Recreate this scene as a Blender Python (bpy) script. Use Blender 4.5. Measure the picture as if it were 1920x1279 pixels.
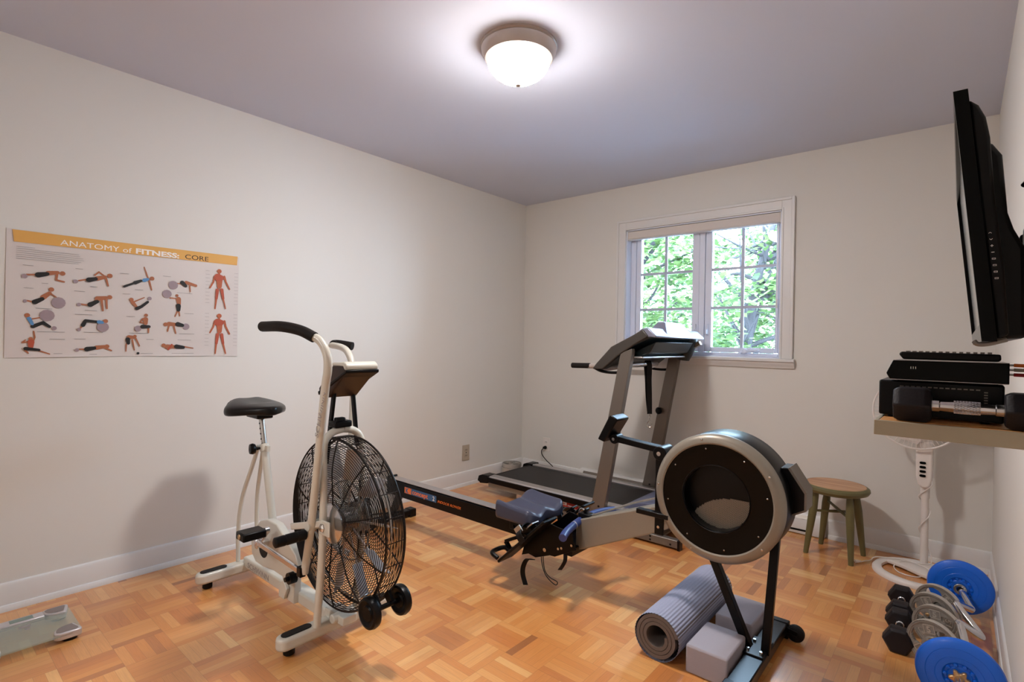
import bpy, bmesh, math, random
from mathutils import Vector, Matrix
random.seed(7)
for o in list(bpy.data.objects): bpy.data.objects.remove(o)
S = bpy.context.scene
COL = S.collection
PI = math.pi

# ---------------------------------------------------------------- camera
W, H, YB = 3.2204, 2.44, -4.35          # room: x 0..W, y YB..0, z 0..H
def cam_setup():
    yaw, pitch, roll, f = -0.703926, 0.001316, 0.019514, 991.2
    F = Vector((math.sin(yaw)*math.cos(pitch), math.cos(yaw)*math.cos(pitch), math.sin(pitch)))
    R0 = Vector((math.cos(yaw), -math.sin(yaw), 0)); U0 = R0.cross(F)
    c, s = math.cos(roll), math.sin(roll)
    R = c*R0+s*U0; U = -s*R0+c*U0
    M = Matrix((R, U, -F)).transposed().to_4x4()
    M.translation = (3.07936, -3.79488, 1.18254)
    cd = bpy.data.cameras.new('camera'); cd.sensor_width = 36; cd.lens = f*36/1920
    cd.clip_start = 0.02
    co = bpy.data.objects.new('camera', cd); co.matrix_world = M
    COL.objects.link(co); S.camera = co
cam_setup()

# ---------------------------------------------------------------- world, sun, exposure
wd = bpy.data.worlds.new('world'); S.world = wd; wd.use_nodes = True
nt = wd.node_tree
bg = nt.nodes['Background']; bg.inputs[0].default_value = (0.56, 0.75, 1.0, 1); bg.inputs[1].default_value = 34.0
sd = bpy.data.lights.new('sun', 'SUN'); sd.energy = 5; sd.angle = math.radians(3); sd.color = (1, .97, .9)
so = bpy.data.objects.new('sun', sd); so.rotation_euler = (math.radians(52), 0, math.radians(-30)); COL.objects.link(so)
S.view_settings.view_transform = 'Standard'; S.view_settings.look = 'None'
S.view_settings.gamma = 1; S.view_settings.use_curve_mapping = False
S.view_settings.exposure = 0.2
# sampling portal in the window opening
pl = bpy.data.lights.new('window_portal', 'AREA'); pl.shape = 'RECTANGLE'; pl.size = 1.13; pl.size_y = .97
pl.cycles.is_portal = True
po = bpy.data.objects.new('window_portal', pl); po.location = (1.605, .14, 1.6); po.rotation_euler = (-PI/2, 0, 0); COL.objects.link(po)
LAMP_EMIT = 290.0

# ---------------------------------------------------------------- materials
def lin(c):
    return tuple(((v/255)/12.92 if v/255 <= .04045 else ((v/255+.055)/1.055)**2.4) for v in c)+(1,)
MATS = {}
def mat(name, rgb, rough=.5, metal=0, coat=0, var=.06, scale=40, bump=0, spec=.5, emit=None):
    if name in MATS: return MATS[name]
    m = bpy.data.materials.new(name); m.use_nodes = True; n = m.node_tree.nodes; l = m.node_tree.links
    b = n['Principled BSDF']; c = lin(rgb)
    b.inputs['Roughness'].default_value = rough; b.inputs['Metallic'].default_value = metal
    b.inputs['Coat Weight'].default_value = coat; b.inputs['Coat Roughness'].default_value = .15
    b.inputs['Specular IOR Level'].default_value = spec
    tc = n.new('ShaderNodeTexCoord'); nz = n.new('ShaderNodeTexNoise'); nz.inputs['Scale'].default_value = scale
    nz.inputs['Detail'].default_value = 4
    l.new(tc.outputs['Object'], nz.inputs['Vector'])
    mx = n.new('ShaderNodeMix'); mx.data_type = 'RGBA'
    mx.inputs[6].default_value = tuple(v*(1-var) for v in c[:3])+(1,); mx.inputs[7].default_value = tuple(min(1, v*(1+var)) for v in c[:3])+(1,)
    l.new(nz.outputs['Fac'], mx.inputs[0]); l.new(mx.outputs[2], b.inputs['Base Color'])
    if bump:
        bp = n.new('ShaderNodeBump'); bp.inputs['Strength'].default_value = bump; bp.inputs['Distance'].default_value = .002
        l.new(nz.outputs['Fac'], bp.inputs['Height']); l.new(bp.outputs[0], b.inputs['Normal'])
    if emit:
        b.inputs['Emission Color'].default_value = lin(emit[0]); b.inputs['Emission Strength'].default_value = emit[1]
    MATS[name] = m; return m

M_wall = mat('wall_paint', (221, 218, 212), .75, var=.01, scale=300, bump=.08)
M_ceil = mat('ceiling_paint', (208, 213, 228), .8, var=.01, scale=300, bump=.05)
M_trim = mat('trim_paint', (222, 220, 218), .4, var=.01)
M_vinyl = mat('white_vinyl', (224, 229, 244), .35, var=.01)
M_blind = mat('blind_fabric', (214, 206, 200), .8, var=.02, scale=200)
M_cream = mat('cream_enamel', (206, 203, 192), .28, var=.02, coat=.5)
M_black = mat('black_plastic', (7, 6, 7), .34, var=.2, spec=.2)
M_blackgloss = mat('black_gloss', (3, 3, 3), .16, var=.1, spec=.14)
M_blacksteel = mat('black_steel', (5, 4, 6), .28, metal=.0, var=.2, spec=.18)
M_rubber = mat('black_rubber', (11, 9, 10), .5, spec=.25, var=.15, bump=.2)
M_foam = mat('foam_grip', (20, 14, 12), .6, spec=.25, var=.2, scale=200, bump=.4)
M_chrome = mat('chrome', (225, 225, 228), .16, metal=1, var=.03)
M_nickel = mat('brushed_nickel', (188, 176, 168), .38, metal=.35, var=.04)
M_wire = mat('black_wire', (26, 20, 18), .3, metal=.5, var=.1)
M_alu = mat('aluminium', (200, 198, 200), .33, metal=.9, var=.03)
M_silver = mat('silver_paint', (142, 134, 122), .4, metal=.35, var=.03, scale=120)
M_gunmetal = mat('grey_metallic_paint', (116, 108, 100), .36, metal=.45, var=.04, scale=120)
M_consoledark = mat('console_dark_grey', (62, 57, 52), .42, var=.04)
M_bluegrey = mat('bluegrey_plastic', (92, 98, 124), .42, var=.05)
M_consolelight = mat('console_silver', (138, 140, 160), .35, metal=.3, var=.03)
M_teal = mat('dark_green_plastic', (16, 30, 34), .35, var=.1)
M_belt = mat('running_belt', (26, 23, 25), .5, spec=.35, var=.15, scale=90, bump=.3)
M_navy = mat('navy_rubber', (44, 62, 118), .42, var=.06, bump=.1)
M_seatblue = mat('blue_grey_moulded_seat', (62, 65, 84), .36, var=.05, bump=.1)
M_brown = mat('dark_brown_vinyl', (38, 20, 13), .4, var=.2)
M_saddle = mat('black_vinyl', (9, 6, 6), .3, var=.15, spec=.3, bump=.1)
M_red = mat('red_decal', (170, 14, 16), .4, var=.05)
M_white = mat('white_plastic', (232, 224, 218), .35, var=.02)
M_whiteprint = mat('white_print', (240, 236, 232), .6, var=.01)
M_blackprint = mat('black_print', (20, 18, 18), .6, var=.05)
M_greyprint = mat('grey_print', (150, 142, 140), .6, var=.05)
M_orangeprint = mat('orange_print', (236, 120, 40), .5, var=.03)
M_blueprint = mat('blue_decal', (52, 96, 140), .5, var=.05)
M_mat = mat('grey_foam_mat', (150, 152, 172), .8, var=.05, scale=80, bump=.3)
M_matend = mat('grey_foam_cut_edge', (104, 92, 86), .85, var=.08, scale=150, bump=.3)
M_foamblock = mat('grey_foam_block', (158, 152, 160), .8, var=.03, scale=300, bump=.2)
M_blueplate = mat('blue_vinyl', (4, 98, 214), .38, var=.03, coat=.2)
M_iron = mat('grey_hammered_iron', (146, 141, 134), .45, metal=.35, var=.2, scale=260, bump=.8)
M_ironraised = mat('worn_raised_iron', (196, 190, 182), .35, metal=.5, var=.1)
M_shadedvinyl = mat('shaded_bar_vinyl', (186, 194, 214), .4, var=.01)  # white vinyl with the room-side shade put into its colour
M_hex = mat('black_rubber_hex', (24, 19, 23), .5, spec=.3, var=.15, scale=200, bump=.3)
M_steel = mat('steel', (190, 188, 186), .25, metal=1, var=.05)
M_gold = mat('zinc_gold', (196, 160, 116), .35, metal=.8, var=.1)
M_stoolgreen = mat('olive_green_paint', (104, 98, 62), .45, var=.08, scale=30, bump=.1)
M_shelfmetal = mat('greige_metal', (170, 160, 138), .4, metal=.3, var=.02)
M_bamboo = mat('bamboo_slats', (206, 146, 84), .45, var=.15, scale=60)
M_almond = mat('almond_plate', (176, 164, 146), .5, var=.03)
M_offwhiteband = mat('orange_band_print', (222, 168, 86), .6, var=.05, scale=8)
M_paper = mat('poster_paper', (214, 206, 202), .35, var=.02, scale=6)
M_skin = mat('printed_skin', (168, 102, 68), .6, var=.12, scale=200)
M_muscle = mat('printed_muscle', (178, 92, 56), .6, var=.25, scale=120)
M_redtop = mat('printed_red', (176, 78, 52), .6, var=.1)
M_bluetop = mat('printed_blue', (86, 140, 190), .6, var=.05)
M_ballgrey = mat('printed_ball', (156, 138, 144), .6, var=.1)
M_scalepad = mat('scale_pad', (140, 130, 128), .45, metal=.3, var=.05)
M_scalesilver = mat('scale_silver', (206, 202, 204), .3, metal=.5, var=.03)
M_lcd = mat('scale_display', (126, 142, 134), .2, var=.03)
M_bounceground = mat('bounce_ground', (150, 156, 166), .9, var=.3, scale=3)  # unseen ground, blue-grey to bounce bluish light onto the ceiling
M_bark = mat('tree_bark', (46, 42, 44), .9, var=.3, scale=12, bump=.6)
M_paperbag = M_wall

def wood_mat(name, c1, c2, scale=(2, 30, 30), rough=.4, coat=.3):
    m = bpy.data.materials.new(name); m.use_nodes = True; n = m.node_tree.nodes; l = m.node_tree.links
    b = n['Principled BSDF']; tc = n.new('ShaderNodeTexCoord'); mp = n.new('ShaderNodeMapping'); mp.inputs['Scale'].default_value = scale
    nz = n.new('ShaderNodeTexNoise'); nz.inputs['Scale'].default_value = 1; nz.inputs['Detail'].default_value = 6
    cr = n.new('ShaderNodeValToRGB'); cr.color_ramp.elements[0].color = lin(c1); cr.color_ramp.elements[1].color = lin(c2)
    cr.color_ramp.elements[0].position = .3; cr.color_ramp.elements[1].position = .7
    l.new(tc.outputs['Object'], mp.inputs[0]); l.new(mp.outputs[0], nz.inputs['Vector']); l.new(nz.outputs[0], cr.inputs[0]); l.new(cr.outputs[0], b.inputs['Base Color'])
    b.inputs['Roughness'].default_value = rough; b.inputs['Coat Weight'].default_value = coat
    return m
M_stoolwood = wood_mat('worn_stool_wood', (170, 112, 66), (208, 158, 112), (3, 30, 30))

def floor_mat():
    m = bpy.data.materials.new('oak_parquet'); m.use_nodes = True; n = m.node_tree.nodes; l = m.node_tree.links
    b = n['Principled BSDF']
    def N(t, **k):
        x = n.new(t)
        for a, v in k.items(): setattr(x, a, v)
        return x
    def math_(op, a, bb=None, c=None):
        x = N('ShaderNodeMath', operation=op)
        for i, v in enumerate((a, bb, c)):
            if v is None: continue
            if isinstance(v, (int, float)): x.inputs[i].default_value = v
            else: l.new(v, x.inputs[i])
        return x.outputs[0]
    tc = N('ShaderNodeTexCoord'); sp = N('ShaderNodeSeparateXYZ'); l.new(tc.outputs['Object'], sp.inputs[0])
    BX, BY = .1575, .1623
    u = math_('DIVIDE', math_('ADD', sp.outputs[0], -1.775+BX*20), BX)
    v = math_('DIVIDE', math_('ADD', sp.outputs[1], 1.45+BY*40), BY)
    iu, iv = math_('FLOOR', u), math_('FLOOR', v)
    fu, fv = math_('FRACT', u), math_('FRACT', v)
    par = math_('MODULO', math_('ADD', math_('ADD', iu, iv), 0), 2)          # which way the strips run
    inv = math_('SUBTRACT', 1, par)
    def sel(a, c): return math_('ADD', math_('MULTIPLY', a, par), math_('MULTIPLY', c, inv))
    across = sel(fu, fv); along = sel(fv, fu)
    s5 = math_('MULTIPLY', across, 5); si = math_('FLOOR', s5); sf = math_('FRACT', s5)
    cb = N('ShaderNodeCombineXYZ'); l.new(iu, cb.inputs[0]); l.new(iv, cb.inputs[1]); l.new(si, cb.inputs[2])
    wn = N('ShaderNodeTexWhiteNoise', noise_dimensions='3D'); l.new(cb.outputs[0], wn.inputs[0])
    cb1 = N('ShaderNodeCombineXYZ'); l.new(iu, cb1.inputs[0]); l.new(iv, cb1.inputs[1]); cb1.inputs[2].default_value = 17.3
    wb = N('ShaderNodeTexWhiteNoise', noise_dimensions='3D'); l.new(cb1.outputs[0], wb.inputs[0])
    tone = math_('ADD', math_('MULTIPLY', wn.outputs[0], .6), math_('MULTIPLY', wb.outputs[0], .4))
    cr = N('ShaderNodeValToRGB'); e = cr.color_ramp.elements
    e[0].position = .0; e[0].color = lin((156, 98, 56)); e[1].position = 1; e[1].color = lin((234, 186, 122))
    for p, c in ((.1, (186, 120, 68)), (.22, (202, 127, 66)), (.5, (213, 144, 78)), (.8, (223, 163, 98))):
        x = e.new(p); x.color = lin(c)
    l.new(tone, cr.inputs[0])
    # grain
    g = N('ShaderNodeCombineXYZ'); l.new(math_('MULTIPLY', along, 1.5), g.inputs[0]); l.new(math_('MULTIPLY', across, 34), g.inputs[1]); l.new(math_('MULTIPLY', wn.outputs[0], 60), g.inputs[2])
    gn = N('ShaderNodeTexNoise'); gn.inputs['Scale'].default_value = 1.6; gn.inputs['Detail'].default_value = 5; l.new(g.outputs[0], gn.inputs['Vector'])
    gm = math_('ADD', math_('MULTIPLY', gn.outputs[0], .36), .82)
    # seams
    e1 = math_('MINIMUM', sf, math_('SUBTRACT', 1, sf)); seam1 = math_('LESS_THAN', e1, .022)
    e2 = math_('MINIMUM', along, math_('SUBTRACT', 1, along)); seam2 = math_('LESS_THAN', e2, .006)
    seam = math_('SUBTRACT', 1, math_('MULTIPLY', math_('MAXIMUM', seam1, seam2), .22))
    mul = N('ShaderNodeMix', data_type='RGBA', blend_type='MULTIPLY'); mul.inputs[0].default_value = 1
    k = math_('MULTIPLY', gm, seam); kk = N('ShaderNodeCombineColor'); [l.new(k, kk.inputs[i]) for i in range(3)]
    l.new(cr.outputs[0], mul.inputs[6]); l.new(kk.outputs[0], mul.inputs[7]); l.new(mul.outputs[2], b.inputs['Base Color'])
    b.inputs['Roughness'].default_value = .4; b.inputs['Coat Weight'].default_value = 1.0; b.inputs['Coat Roughness'].default_value = .24
    bp = N('ShaderNodeBump'); bp.inputs['Strength'].default_value = .25; bp.inputs['Distance'].default_value = .001
    l.new(math_('ADD', seam, math_('MULTIPLY', wn.outputs[0], .5)), bp.inputs['Height']); l.new(bp.outputs[0], b.inputs['Normal'])
    return m
M_floor = floor_mat()

def glass_mat():
    m = bpy.data.materials.new('window_glass'); m.use_nodes = True; n = m.node_tree.nodes; l = m.node_tree.links
    n.remove(n['Principled BSDF']); out = n['Material Output']
    t = n.new('ShaderNodeBsdfTransparent'); t.inputs[0].default_value = (.93, .97, .97, 1); g = n.new('ShaderNodeBsdfGlossy'); g.inputs['Roughness'].default_value = .02
    fr = n.new('ShaderNodeFresnel'); fr.inputs[0].default_value = 1.45; mx = n.new('ShaderNodeMixShader')
    l.new(fr.outputs[0], mx.inputs[0]); l.new(t.outputs[0], mx.inputs[1]); l.new(g.outputs[0], mx.inputs[2]); l.new(mx.outputs[0], out.inputs[0])
    return m
M_glass = glass_mat()
def clear_mat(name, col, tr):
    m = bpy.data.materials.new(name); m.use_nodes = True; n = m.node_tree.nodes; l = m.node_tree.links
    b = n['Principled BSDF']; b.inputs['Base Color'].default_value = col; b.inputs['Roughness'].default_value = .08
    t = n.new('ShaderNodeBsdfTransparent'); t.inputs[0].default_value = (.9, .96, .93, 1); mx = n.new('ShaderNodeMixShader'); mx.inputs[0].default_value = tr
    l.new(t.outputs[0], mx.inputs[1]); l.new(b.outputs[0], mx.inputs[2]); l.new(mx.outputs[0], n['Material Output'].inputs[0])
    return m
M_scaleglass = clear_mat('scale_glass', (.6, .66, .62, 1), .28)

def leaf_mat(name, c1, c2):
    m = bpy.data.materials.new(name); m.use_nodes = True; n = m.node_tree.nodes; l = m.node_tree.links
    b = n['Principled BSDF']; gi = n.new('ShaderNodeNewGeometry'); cr = n.new('ShaderNodeValToRGB')
    cr.color_ramp.elements[0].color = lin(c1); cr.color_ramp.elements[1].color = lin(c2)
    l.new(gi.outputs['Random Per Island'], cr.inputs[0]); l.new(cr.outputs[0], b.inputs['Base Color']); b.inputs['Roughness'].default_value = .5
    tr = n.new('ShaderNodeBsdfTranslucent'); l.new(cr.outputs[0], tr.inputs[0]); mx = n.new('ShaderNodeMixShader'); mx.inputs[0].default_value = .45
    l.new(b.outputs[0], mx.inputs[1]); l.new(tr.outputs[0], mx.inputs[2]); l.new(mx.outputs[0], n['Material Output'].inputs[0])
    return m
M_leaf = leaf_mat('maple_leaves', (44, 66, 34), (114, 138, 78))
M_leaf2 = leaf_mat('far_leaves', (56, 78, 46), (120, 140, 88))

def emit_mat(name, rgb, s, z0=2.286, z1=2.362):
    m = bpy.data.materials.new(name); m.use_nodes = True; n = m.node_tree.nodes; l = m.node_tree.links
    b = n['Principled BSDF']; b.inputs['Base Color'].default_value = (.9, .88, .85, 1); b.inputs['Roughness'].default_value = .3
    b.inputs['Emission Color'].default_value = lin(rgb); b.inputs['Emission Strength'].default_value = s
    gm = n.new('ShaderNodeNewGeometry'); sx = n.new('ShaderNodeSeparateXYZ'); mr = n.new('ShaderNodeMapRange')
    mr.inputs['From Min'].default_value = z0; mr.inputs['From Max'].default_value = z1; mr.inputs['To Min'].default_value = s; mr.inputs['To Max'].default_value = s*.07
    l.new(gm.outputs['Position'], sx.inputs[0]); l.new(sx.outputs[2], mr.inputs['Value']); l.new(mr.outputs[0], b.inputs['Emission Strength'])
    return m

# ---------------------------------------------------------------- mesh building
def catmull(P, k=6):
    P = [Vector(p) for p in P]; out = []
    for i in range(len(P)-1):
        a = P[i-1] if i else P[i]*2-P[i+1]; b, c = P[i], P[i+1]; d = P[i+2] if i+2 < len(P) else c*2-b
        for j in range(k):
            t = j/k
            out.append(.5*((2*b)+(c-a)*t+(2*a-5*b+4*c-d)*t*t+(3*b-a-3*c+d)*t**3))
    out.append(P[-1]); return out

class MB:
    def __init__(s): s.v = []; s.f = []
    def add(s, vs, fs):
        o = len(s.v); s.v += [tuple(v) for v in vs]; s.f += [tuple(i+o for i in f) for f in fs]; return s
    def box(s, x0, x1, y0, y1, z0, z1):
        vs = [(x, y, z) for z in (z0, z1) for y in (y0, y1) for x in (x0, x1)]
        return s.add(vs, [(0, 2, 3, 1), (4, 5, 7, 6), (0, 1, 5, 4), (2, 6, 7, 3), (0, 4, 6, 2), (1, 3, 7, 5)])
    def obox(s, c, size, rot=(0, 0, 0)):          # oriented box
        from mathutils import Euler
        R = Euler(rot).to_matrix(); c = Vector(c); hx, hy, hz = (v/2 for v in size)
        vs = [c+R@Vector((x, y, z)) for z in (-hz, hz) for y in (-hy, hy) for x in (-hx, hx)]
        return s.add(vs, [(0, 2, 3, 1), (4, 5, 7, 6), (0, 1, 5, 4), (2, 6, 7, 3), (0, 4, 6, 2), (1, 3, 7, 5)])
    def bar(s, a, b, w, h, up=(0, 0, 1)):          # rectangular bar from a to b
        a, b = Vector(a), Vector(b); t = (b-a).normalized(); up = Vector(up)
        sd = t.cross(up)
        if sd.length < 1e-4: sd = t.cross(Vector((1, 0, 0)))
        sd.normalize(); u = sd.cross(t)
        vs = []
        for p in (a, b):
            for i, j in ((-1, -1), (1, -1), (1, 1), (-1, 1)): vs.append(p+sd*(w/2*i)+u*(h/2*j))
        return s.add(vs, [(0, 1, 2, 3), (7, 6, 5, 4), (0, 4, 5, 1), (1, 5, 6, 2), (2, 6, 7, 3), (3, 7, 4, 0)])
    def tube(s, P, r, n=12, closed=False, caps=True, ry=None, up=None):
        P = [Vector(p) for p in P]; N = len(P); rs = r if isinstance(r, (list, tuple)) else [r]*N
        vs = []; nrm = None
        for i in range(N):
            a = P[(i-1) % N] if (closed or i) else P[i]; b = P[(i+1) % N] if (closed or i < N-1) else P[i]
            t = (b-a).normalized()
            if nrm is None:
                ref = Vector(up) if up else (Vector((0, 0, 1)) if abs(t.z) < .9 else Vector((1, 0, 0)))
                nrm = (ref-t*ref.dot(t)).normalized()
            else: nrm = (nrm-t*nrm.dot(t)).normalized()
            bn = t.cross(nrm); q = ry/r if (ry and not isinstance(r, (list, tuple))) else 1
            for k in range(n):
                an = 2*PI*k/n; vs.append(P[i]+nrm*(math.cos(an)*rs[i]*q)+bn*(math.sin(an)*rs[i]))
        fs = []
        for i in range(N if closed else N-1):
            j = (i+1) % N
            for k in range(n): fs.append((i*n+k, i*n+(k+1) % n, j*n+(k+1) % n, j*n+k))
        if caps and not closed: fs.append(tuple(range(n-1, -1, -1))); fs.append(tuple((N-1)*n+k for k in range(n)))
        return s.add(vs, fs)
    def lathe(s, prof, c, axis=(0, 0, 1), n=32, closed=False, sx=1, ref=None, caps=True):   # prof: (r, h)
        c = Vector(c); ax = Vector(axis).normalized(); rf = Vector(ref) if ref else (Vector((1, 0, 0)) if abs(ax.x) < .9 else Vector((0, 0, 1)))
        a = (rf-ax*rf.dot(ax)).normalized(); b = ax.cross(a)
        vs = [c+ax*h+(a*math.cos(2*PI*k/n)*sx+b*math.sin(2*PI*k/n))*max(r, 1e-5) for r, h in prof for k in range(n)]
        fs = []; m = len(prof)
        for i in range(m if closed else m-1):
            j = (i+1) % m
            for k in range(n): fs.append((i*n+k, i*n+(k+1) % n, j*n+(k+1) % n, j*n+k))
        if not closed and caps:
            if prof[0][0] > 1e-4: fs.append(tuple(range(n-1, -1, -1)))
            if prof[-1][0] > 1e-4: fs.append(tuple((m-1)*n+k for k in range(n)))
        return s.add(vs, fs)
    def cyl(s, a, b, r, n=20, r2=None):
        a, b = Vector(a), Vector(b); return s.lathe([(r, 0), (r2 if r2 is not None else r, (b-a).length)], a, b-a, n)
    def prism(s, poly, d0, d1, plane='xz'):
        def P(u, v, d): return {'xz': (u, d, v), 'xy': (u, v, d), 'yz': (d, u, v)}[plane]
        n = len(poly); vs = [P(u, v, d0) for u, v in poly]+[P(u, v, d1) for u, v in poly]
        return s.add(vs, [tuple(range(n)), tuple(range(2*n-1, n-1, -1))]+[(i, i+n, (i+1) % n+n, (i+1) % n) for i in range(n)])
    def ribbon(s, P, w, th):                       # strap: w = width vector
        P = [Vector(p) for p in P]; w = Vector(w)/2; vs = []
        for i, p in enumerate(P):
            t = (P[min(i+1, len(P)-1)]-P[max(i-1, 0)]).normalized(); nn = t.cross(w).normalized()*(th/2)
            vs += [p-w-nn, p+w-nn, p+w+nn, p-w+nn]
        fs = [(0, 1, 2, 3)]
        for i in range(len(P)-1):
            a = i*4
            for k in range(4): fs.append((a+k, a+4+k, a+4+(k+1) % 4, a+(k+1) % 4))
        e = (len(P)-1)*4; fs.append((e+3, e+2, e+1, e)); return s.add(vs, fs)
    def ring(s, c, R, r, axis=(0, 1, 0), n=64, m=6):    # torus
        c = Vector(c); ax = Vector(axis).normalized(); rf = Vector((0, 0, 1)) if abs(ax.z) < .9 else Vector((1, 0, 0))
        a = (rf-ax*rf.dot(ax)).normalized(); b = ax.cross(a)
        return s.tube([c+(a*math.cos(2*PI*k/n)+b*math.sin(2*PI*k/n))*R for k in range(n)], r, m, closed=True)

ORG = {}
def thing(name, label, cat, loc, group=None):
    o = bpy.data.objects.new(name, None); o.location = loc; o.empty_display_size = .05; COL.objects.link(o)
    ORG[o.name] = Vector(loc); tag(o, label, cat, group); return o
def tag(o, label, cat, group=None, kind=None):
    o['label'] = label; o['category'] = cat
    if group: o['group'] = group
    if kind: o['kind'] = kind
def build(name, mb, m, parent=None, origin=None, bevel=0, seg=2, smooth=35, sub=0, label=None):
    org = ORG[parent.name] if parent is not None else Vector(origin if origin is not None else (0, 0, 0))
    me = bpy.data.meshes.new(name); me.from_pydata([tuple(Vector(v)-org) for v in mb.v], [], mb.f)
    bm = bmesh.new(); bm.from_mesh(me); bmesh.ops.recalc_face_normals(bm, faces=bm.faces); bm.to_mesh(me); bm.free()
    me.polygons.foreach_set('use_smooth', [True]*len(me.polygons)); me.set_sharp_from_angle(angle=math.radians(smooth))
    me.materials.append(m)
    o = bpy.data.objects.new(name, me); COL.objects.link(o)
    if parent is not None: o.parent = parent
    else: o.location = org
    ORG[o.name] = org
    if bevel:
        b = o.modifiers.new('bevel', 'BEVEL'); b.width = bevel; b.segments = seg; b.limit_method = 'ANGLE'; b.angle_limit = math.radians(40); b.harden_normals = False
    if sub:
        b = o.modifiers.new('sub', 'SUBSURF'); b.levels = sub; b.render_levels = sub
    if label: o['label'] = label
    return o
def struct(name, mb, m, bevel=0, parent=None, **k):
    o = build(name, mb, m, parent, bevel=bevel, **k)
    if parent is None: o['kind'] = 'structure'
    return o
def text(name, body, size, loc, rot, m, parent, extrude=.0004, shear=0, bold=0, sx=1, align='LEFT'):
    cu = bpy.data.curves.new(name, 'FONT'); cu.body = body; cu.size = size; cu.extrude = extrude; cu.shear = shear; cu.offset = bold; cu.align_x = align
    cu.resolution_u = 3
    t = bpy.data.objects.new('tmp', cu); COL.objects.link(t)
    me = bpy.data.meshes.new_from_object(t); bpy.data.objects.remove(t)
    from mathutils import Euler
    Mx = (rot.to_4x4() if isinstance(rot, Matrix) else Euler(rot).to_matrix().to_4x4())@Matrix.Diagonal((sx, 1, 1, 1))
    org = ORG[parent.name]; Mx.translation = Vector(loc)-org; me.transform(Mx); me.materials.clear(); me.materials.append(m)
    o = bpy.data.objects.new(name, me); COL.objects.link(o); o.parent = parent; ORG[o.name] = org; return o
# a frame with text facing -y (readable from -y side), facing +x, facing -x
ROT_NEGY = Matrix(((1, 0, 0), (0, 0, -1), (0, 1, 0)))
ROT_POSX = Matrix(((0, 0, 1), (1, 0, 0), (0, 1, 0)))
def copy_tree(o, parent=None, delta=(0, 0, 0)):
    c = o.copy(); COL.objects.link(c); c.parent = parent
    if parent is None: c.location = Vector(o.location)+Vector(delta)
    for ch in [x for x in bpy.data.objects if x.parent == o]: copy_tree(ch, c)
    return c

# ================================================================ ROOM
T = .14
struct('floor', MB().box(-T, W+T, YB-T, T, -.1, 0), M_floor)
struct('ceiling', MB().box(-T, W+T, YB-T, T, H, H+.1), M_ceil)
struct('wall_left', MB().box(-T, 0, YB-T, T, 0, H), M_wall)
struct('wall_right', MB().box(W, W+T, YB-T, T, 0, H), M_wall)
WX0, WX1, WZ0, WZ1 = 1.036, 2.172, 1.105, 2.085
b = MB().box(0, WX0, 0, T, 0, H).box(WX1, W, 0, T, 0, H).box(WX0, WX1, 0, T, 0, WZ0).box(WX0, WX1, 0, T, WZ1, H)
struct('wall_back', b, M_wall)
# wall behind the camera, its open doorway added to let fill light in
b = MB().box(0, 1.1, YB-T, YB, 0, H).box(1.92, W, YB-T, YB, 0, H).box(1.1, 1.92, YB-T, YB, 2.05, H)
struct('wall_front', b, M_wall)
d = struct('door_1', MB().box(1.075, 1.11, YB-.98, YB-.17, .008, 2.04), M_trim, bevel=.003)
struct('door_handle', MB().cyl((1.11, YB-.91, 1.0), (1.16, YB-.91, 1.0), .012).lathe([(0, 0), (.027, .005), (.03, .02), (.022, .035), (0, .04)], (1.145, YB-.91, 1.0), (1, 0, 0)), M_nickel, parent=d)
HY0, HY1 = YB-1.6, YB-T  # unseen hall, added to bring fill light through the doorway
struct('floor_added_hall', MB().box(-.6, 4.0, HY0, HY1, -.1, 0), M_floor)
struct('ceiling_added_hall', MB().box(-.6, 4.0, HY0, HY1, H, H+.1), M_ceil)
struct('wall_added_hall', MB().box(-.6, 4.0, HY0-.1, HY0, 0, H).box(-.7, -.6, HY0-.1, HY1, 0, H).box(4.0, 4.1, HY0-.1, HY1, 0, H).box(-.6, 0, HY1, HY1+.02, 0, H).box(W, 4.0, HY1, HY1+.02, 0, H), M_wall)
hl = thing('hall_fill_light', 'round glowing fill light added in the unseen hall behind the camera', 'ceiling light', (1.5, YB-.85, H))  # added lamp, fills the room with light from behind the camera
build('metal_rim', MB().lathe([(.19, 0), (.19, -.02), (.175, -.03), (.175, 0)], (1.5, YB-.85, H), n=48, closed=True), M_nickel, hl)
build('glass_bowl', MB().lathe([(.174, -.02), (.15, -.07), (.09, -.10), (0, -.11)], (1.5, YB-.85, H), n=48, caps=False), emit_mat('hall_fill_glow', (255, 250, 246), 170, 2.33, 2.42), hl)
struct('trim_1', MB().box(1.02, 1.1, YB, YB+.018, 0, 2.13).box(1.92, 2.0, YB, YB+.018, 0, 2.13).box(1.1, 1.92, YB, YB+.018, 2.05, 2.13), M_trim, bevel=.004)

def base_profile(a, bb, nrm, hgt=.118, q=1):          # skirting board with a quarter-round shoe
    a, bb, nrm = Vector(a), Vector(bb), Vector(nrm)
    pr = [(0, 0), (.024, 0), (.024, .012), (.018, .024), (.012, .026), (.012, hgt-.012), (.008, hgt-.004), (.0, hgt)]
    mb = MB(); n = len(pr); vs = []
    for p in (a, bb):
        for d_, z in pr: vs.append(p+nrm*(d_*q)+Vector((0, 0, z)))
    fs = [tuple(range(n)), tuple(range(2*n-1, n-1, -1))]+[(i, i+n, (i+1) % n+n, (i+1) % n) for i in range(n)]
    return mb.add(vs, fs)
struct('baseboard_left', base_profile((0, YB, 0), (0, 0, 0), (1, 0, 0)), M_trim)
struct('baseboard_back', base_profile((2.47, 0, 0), (W, 0, 0), (0, -1, 0)), M_trim)
struct('baseboard_right', base_profile((W, YB, 0), (W, -.0245, 0), (-1, 0, 0), q=.62), M_trim)
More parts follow.
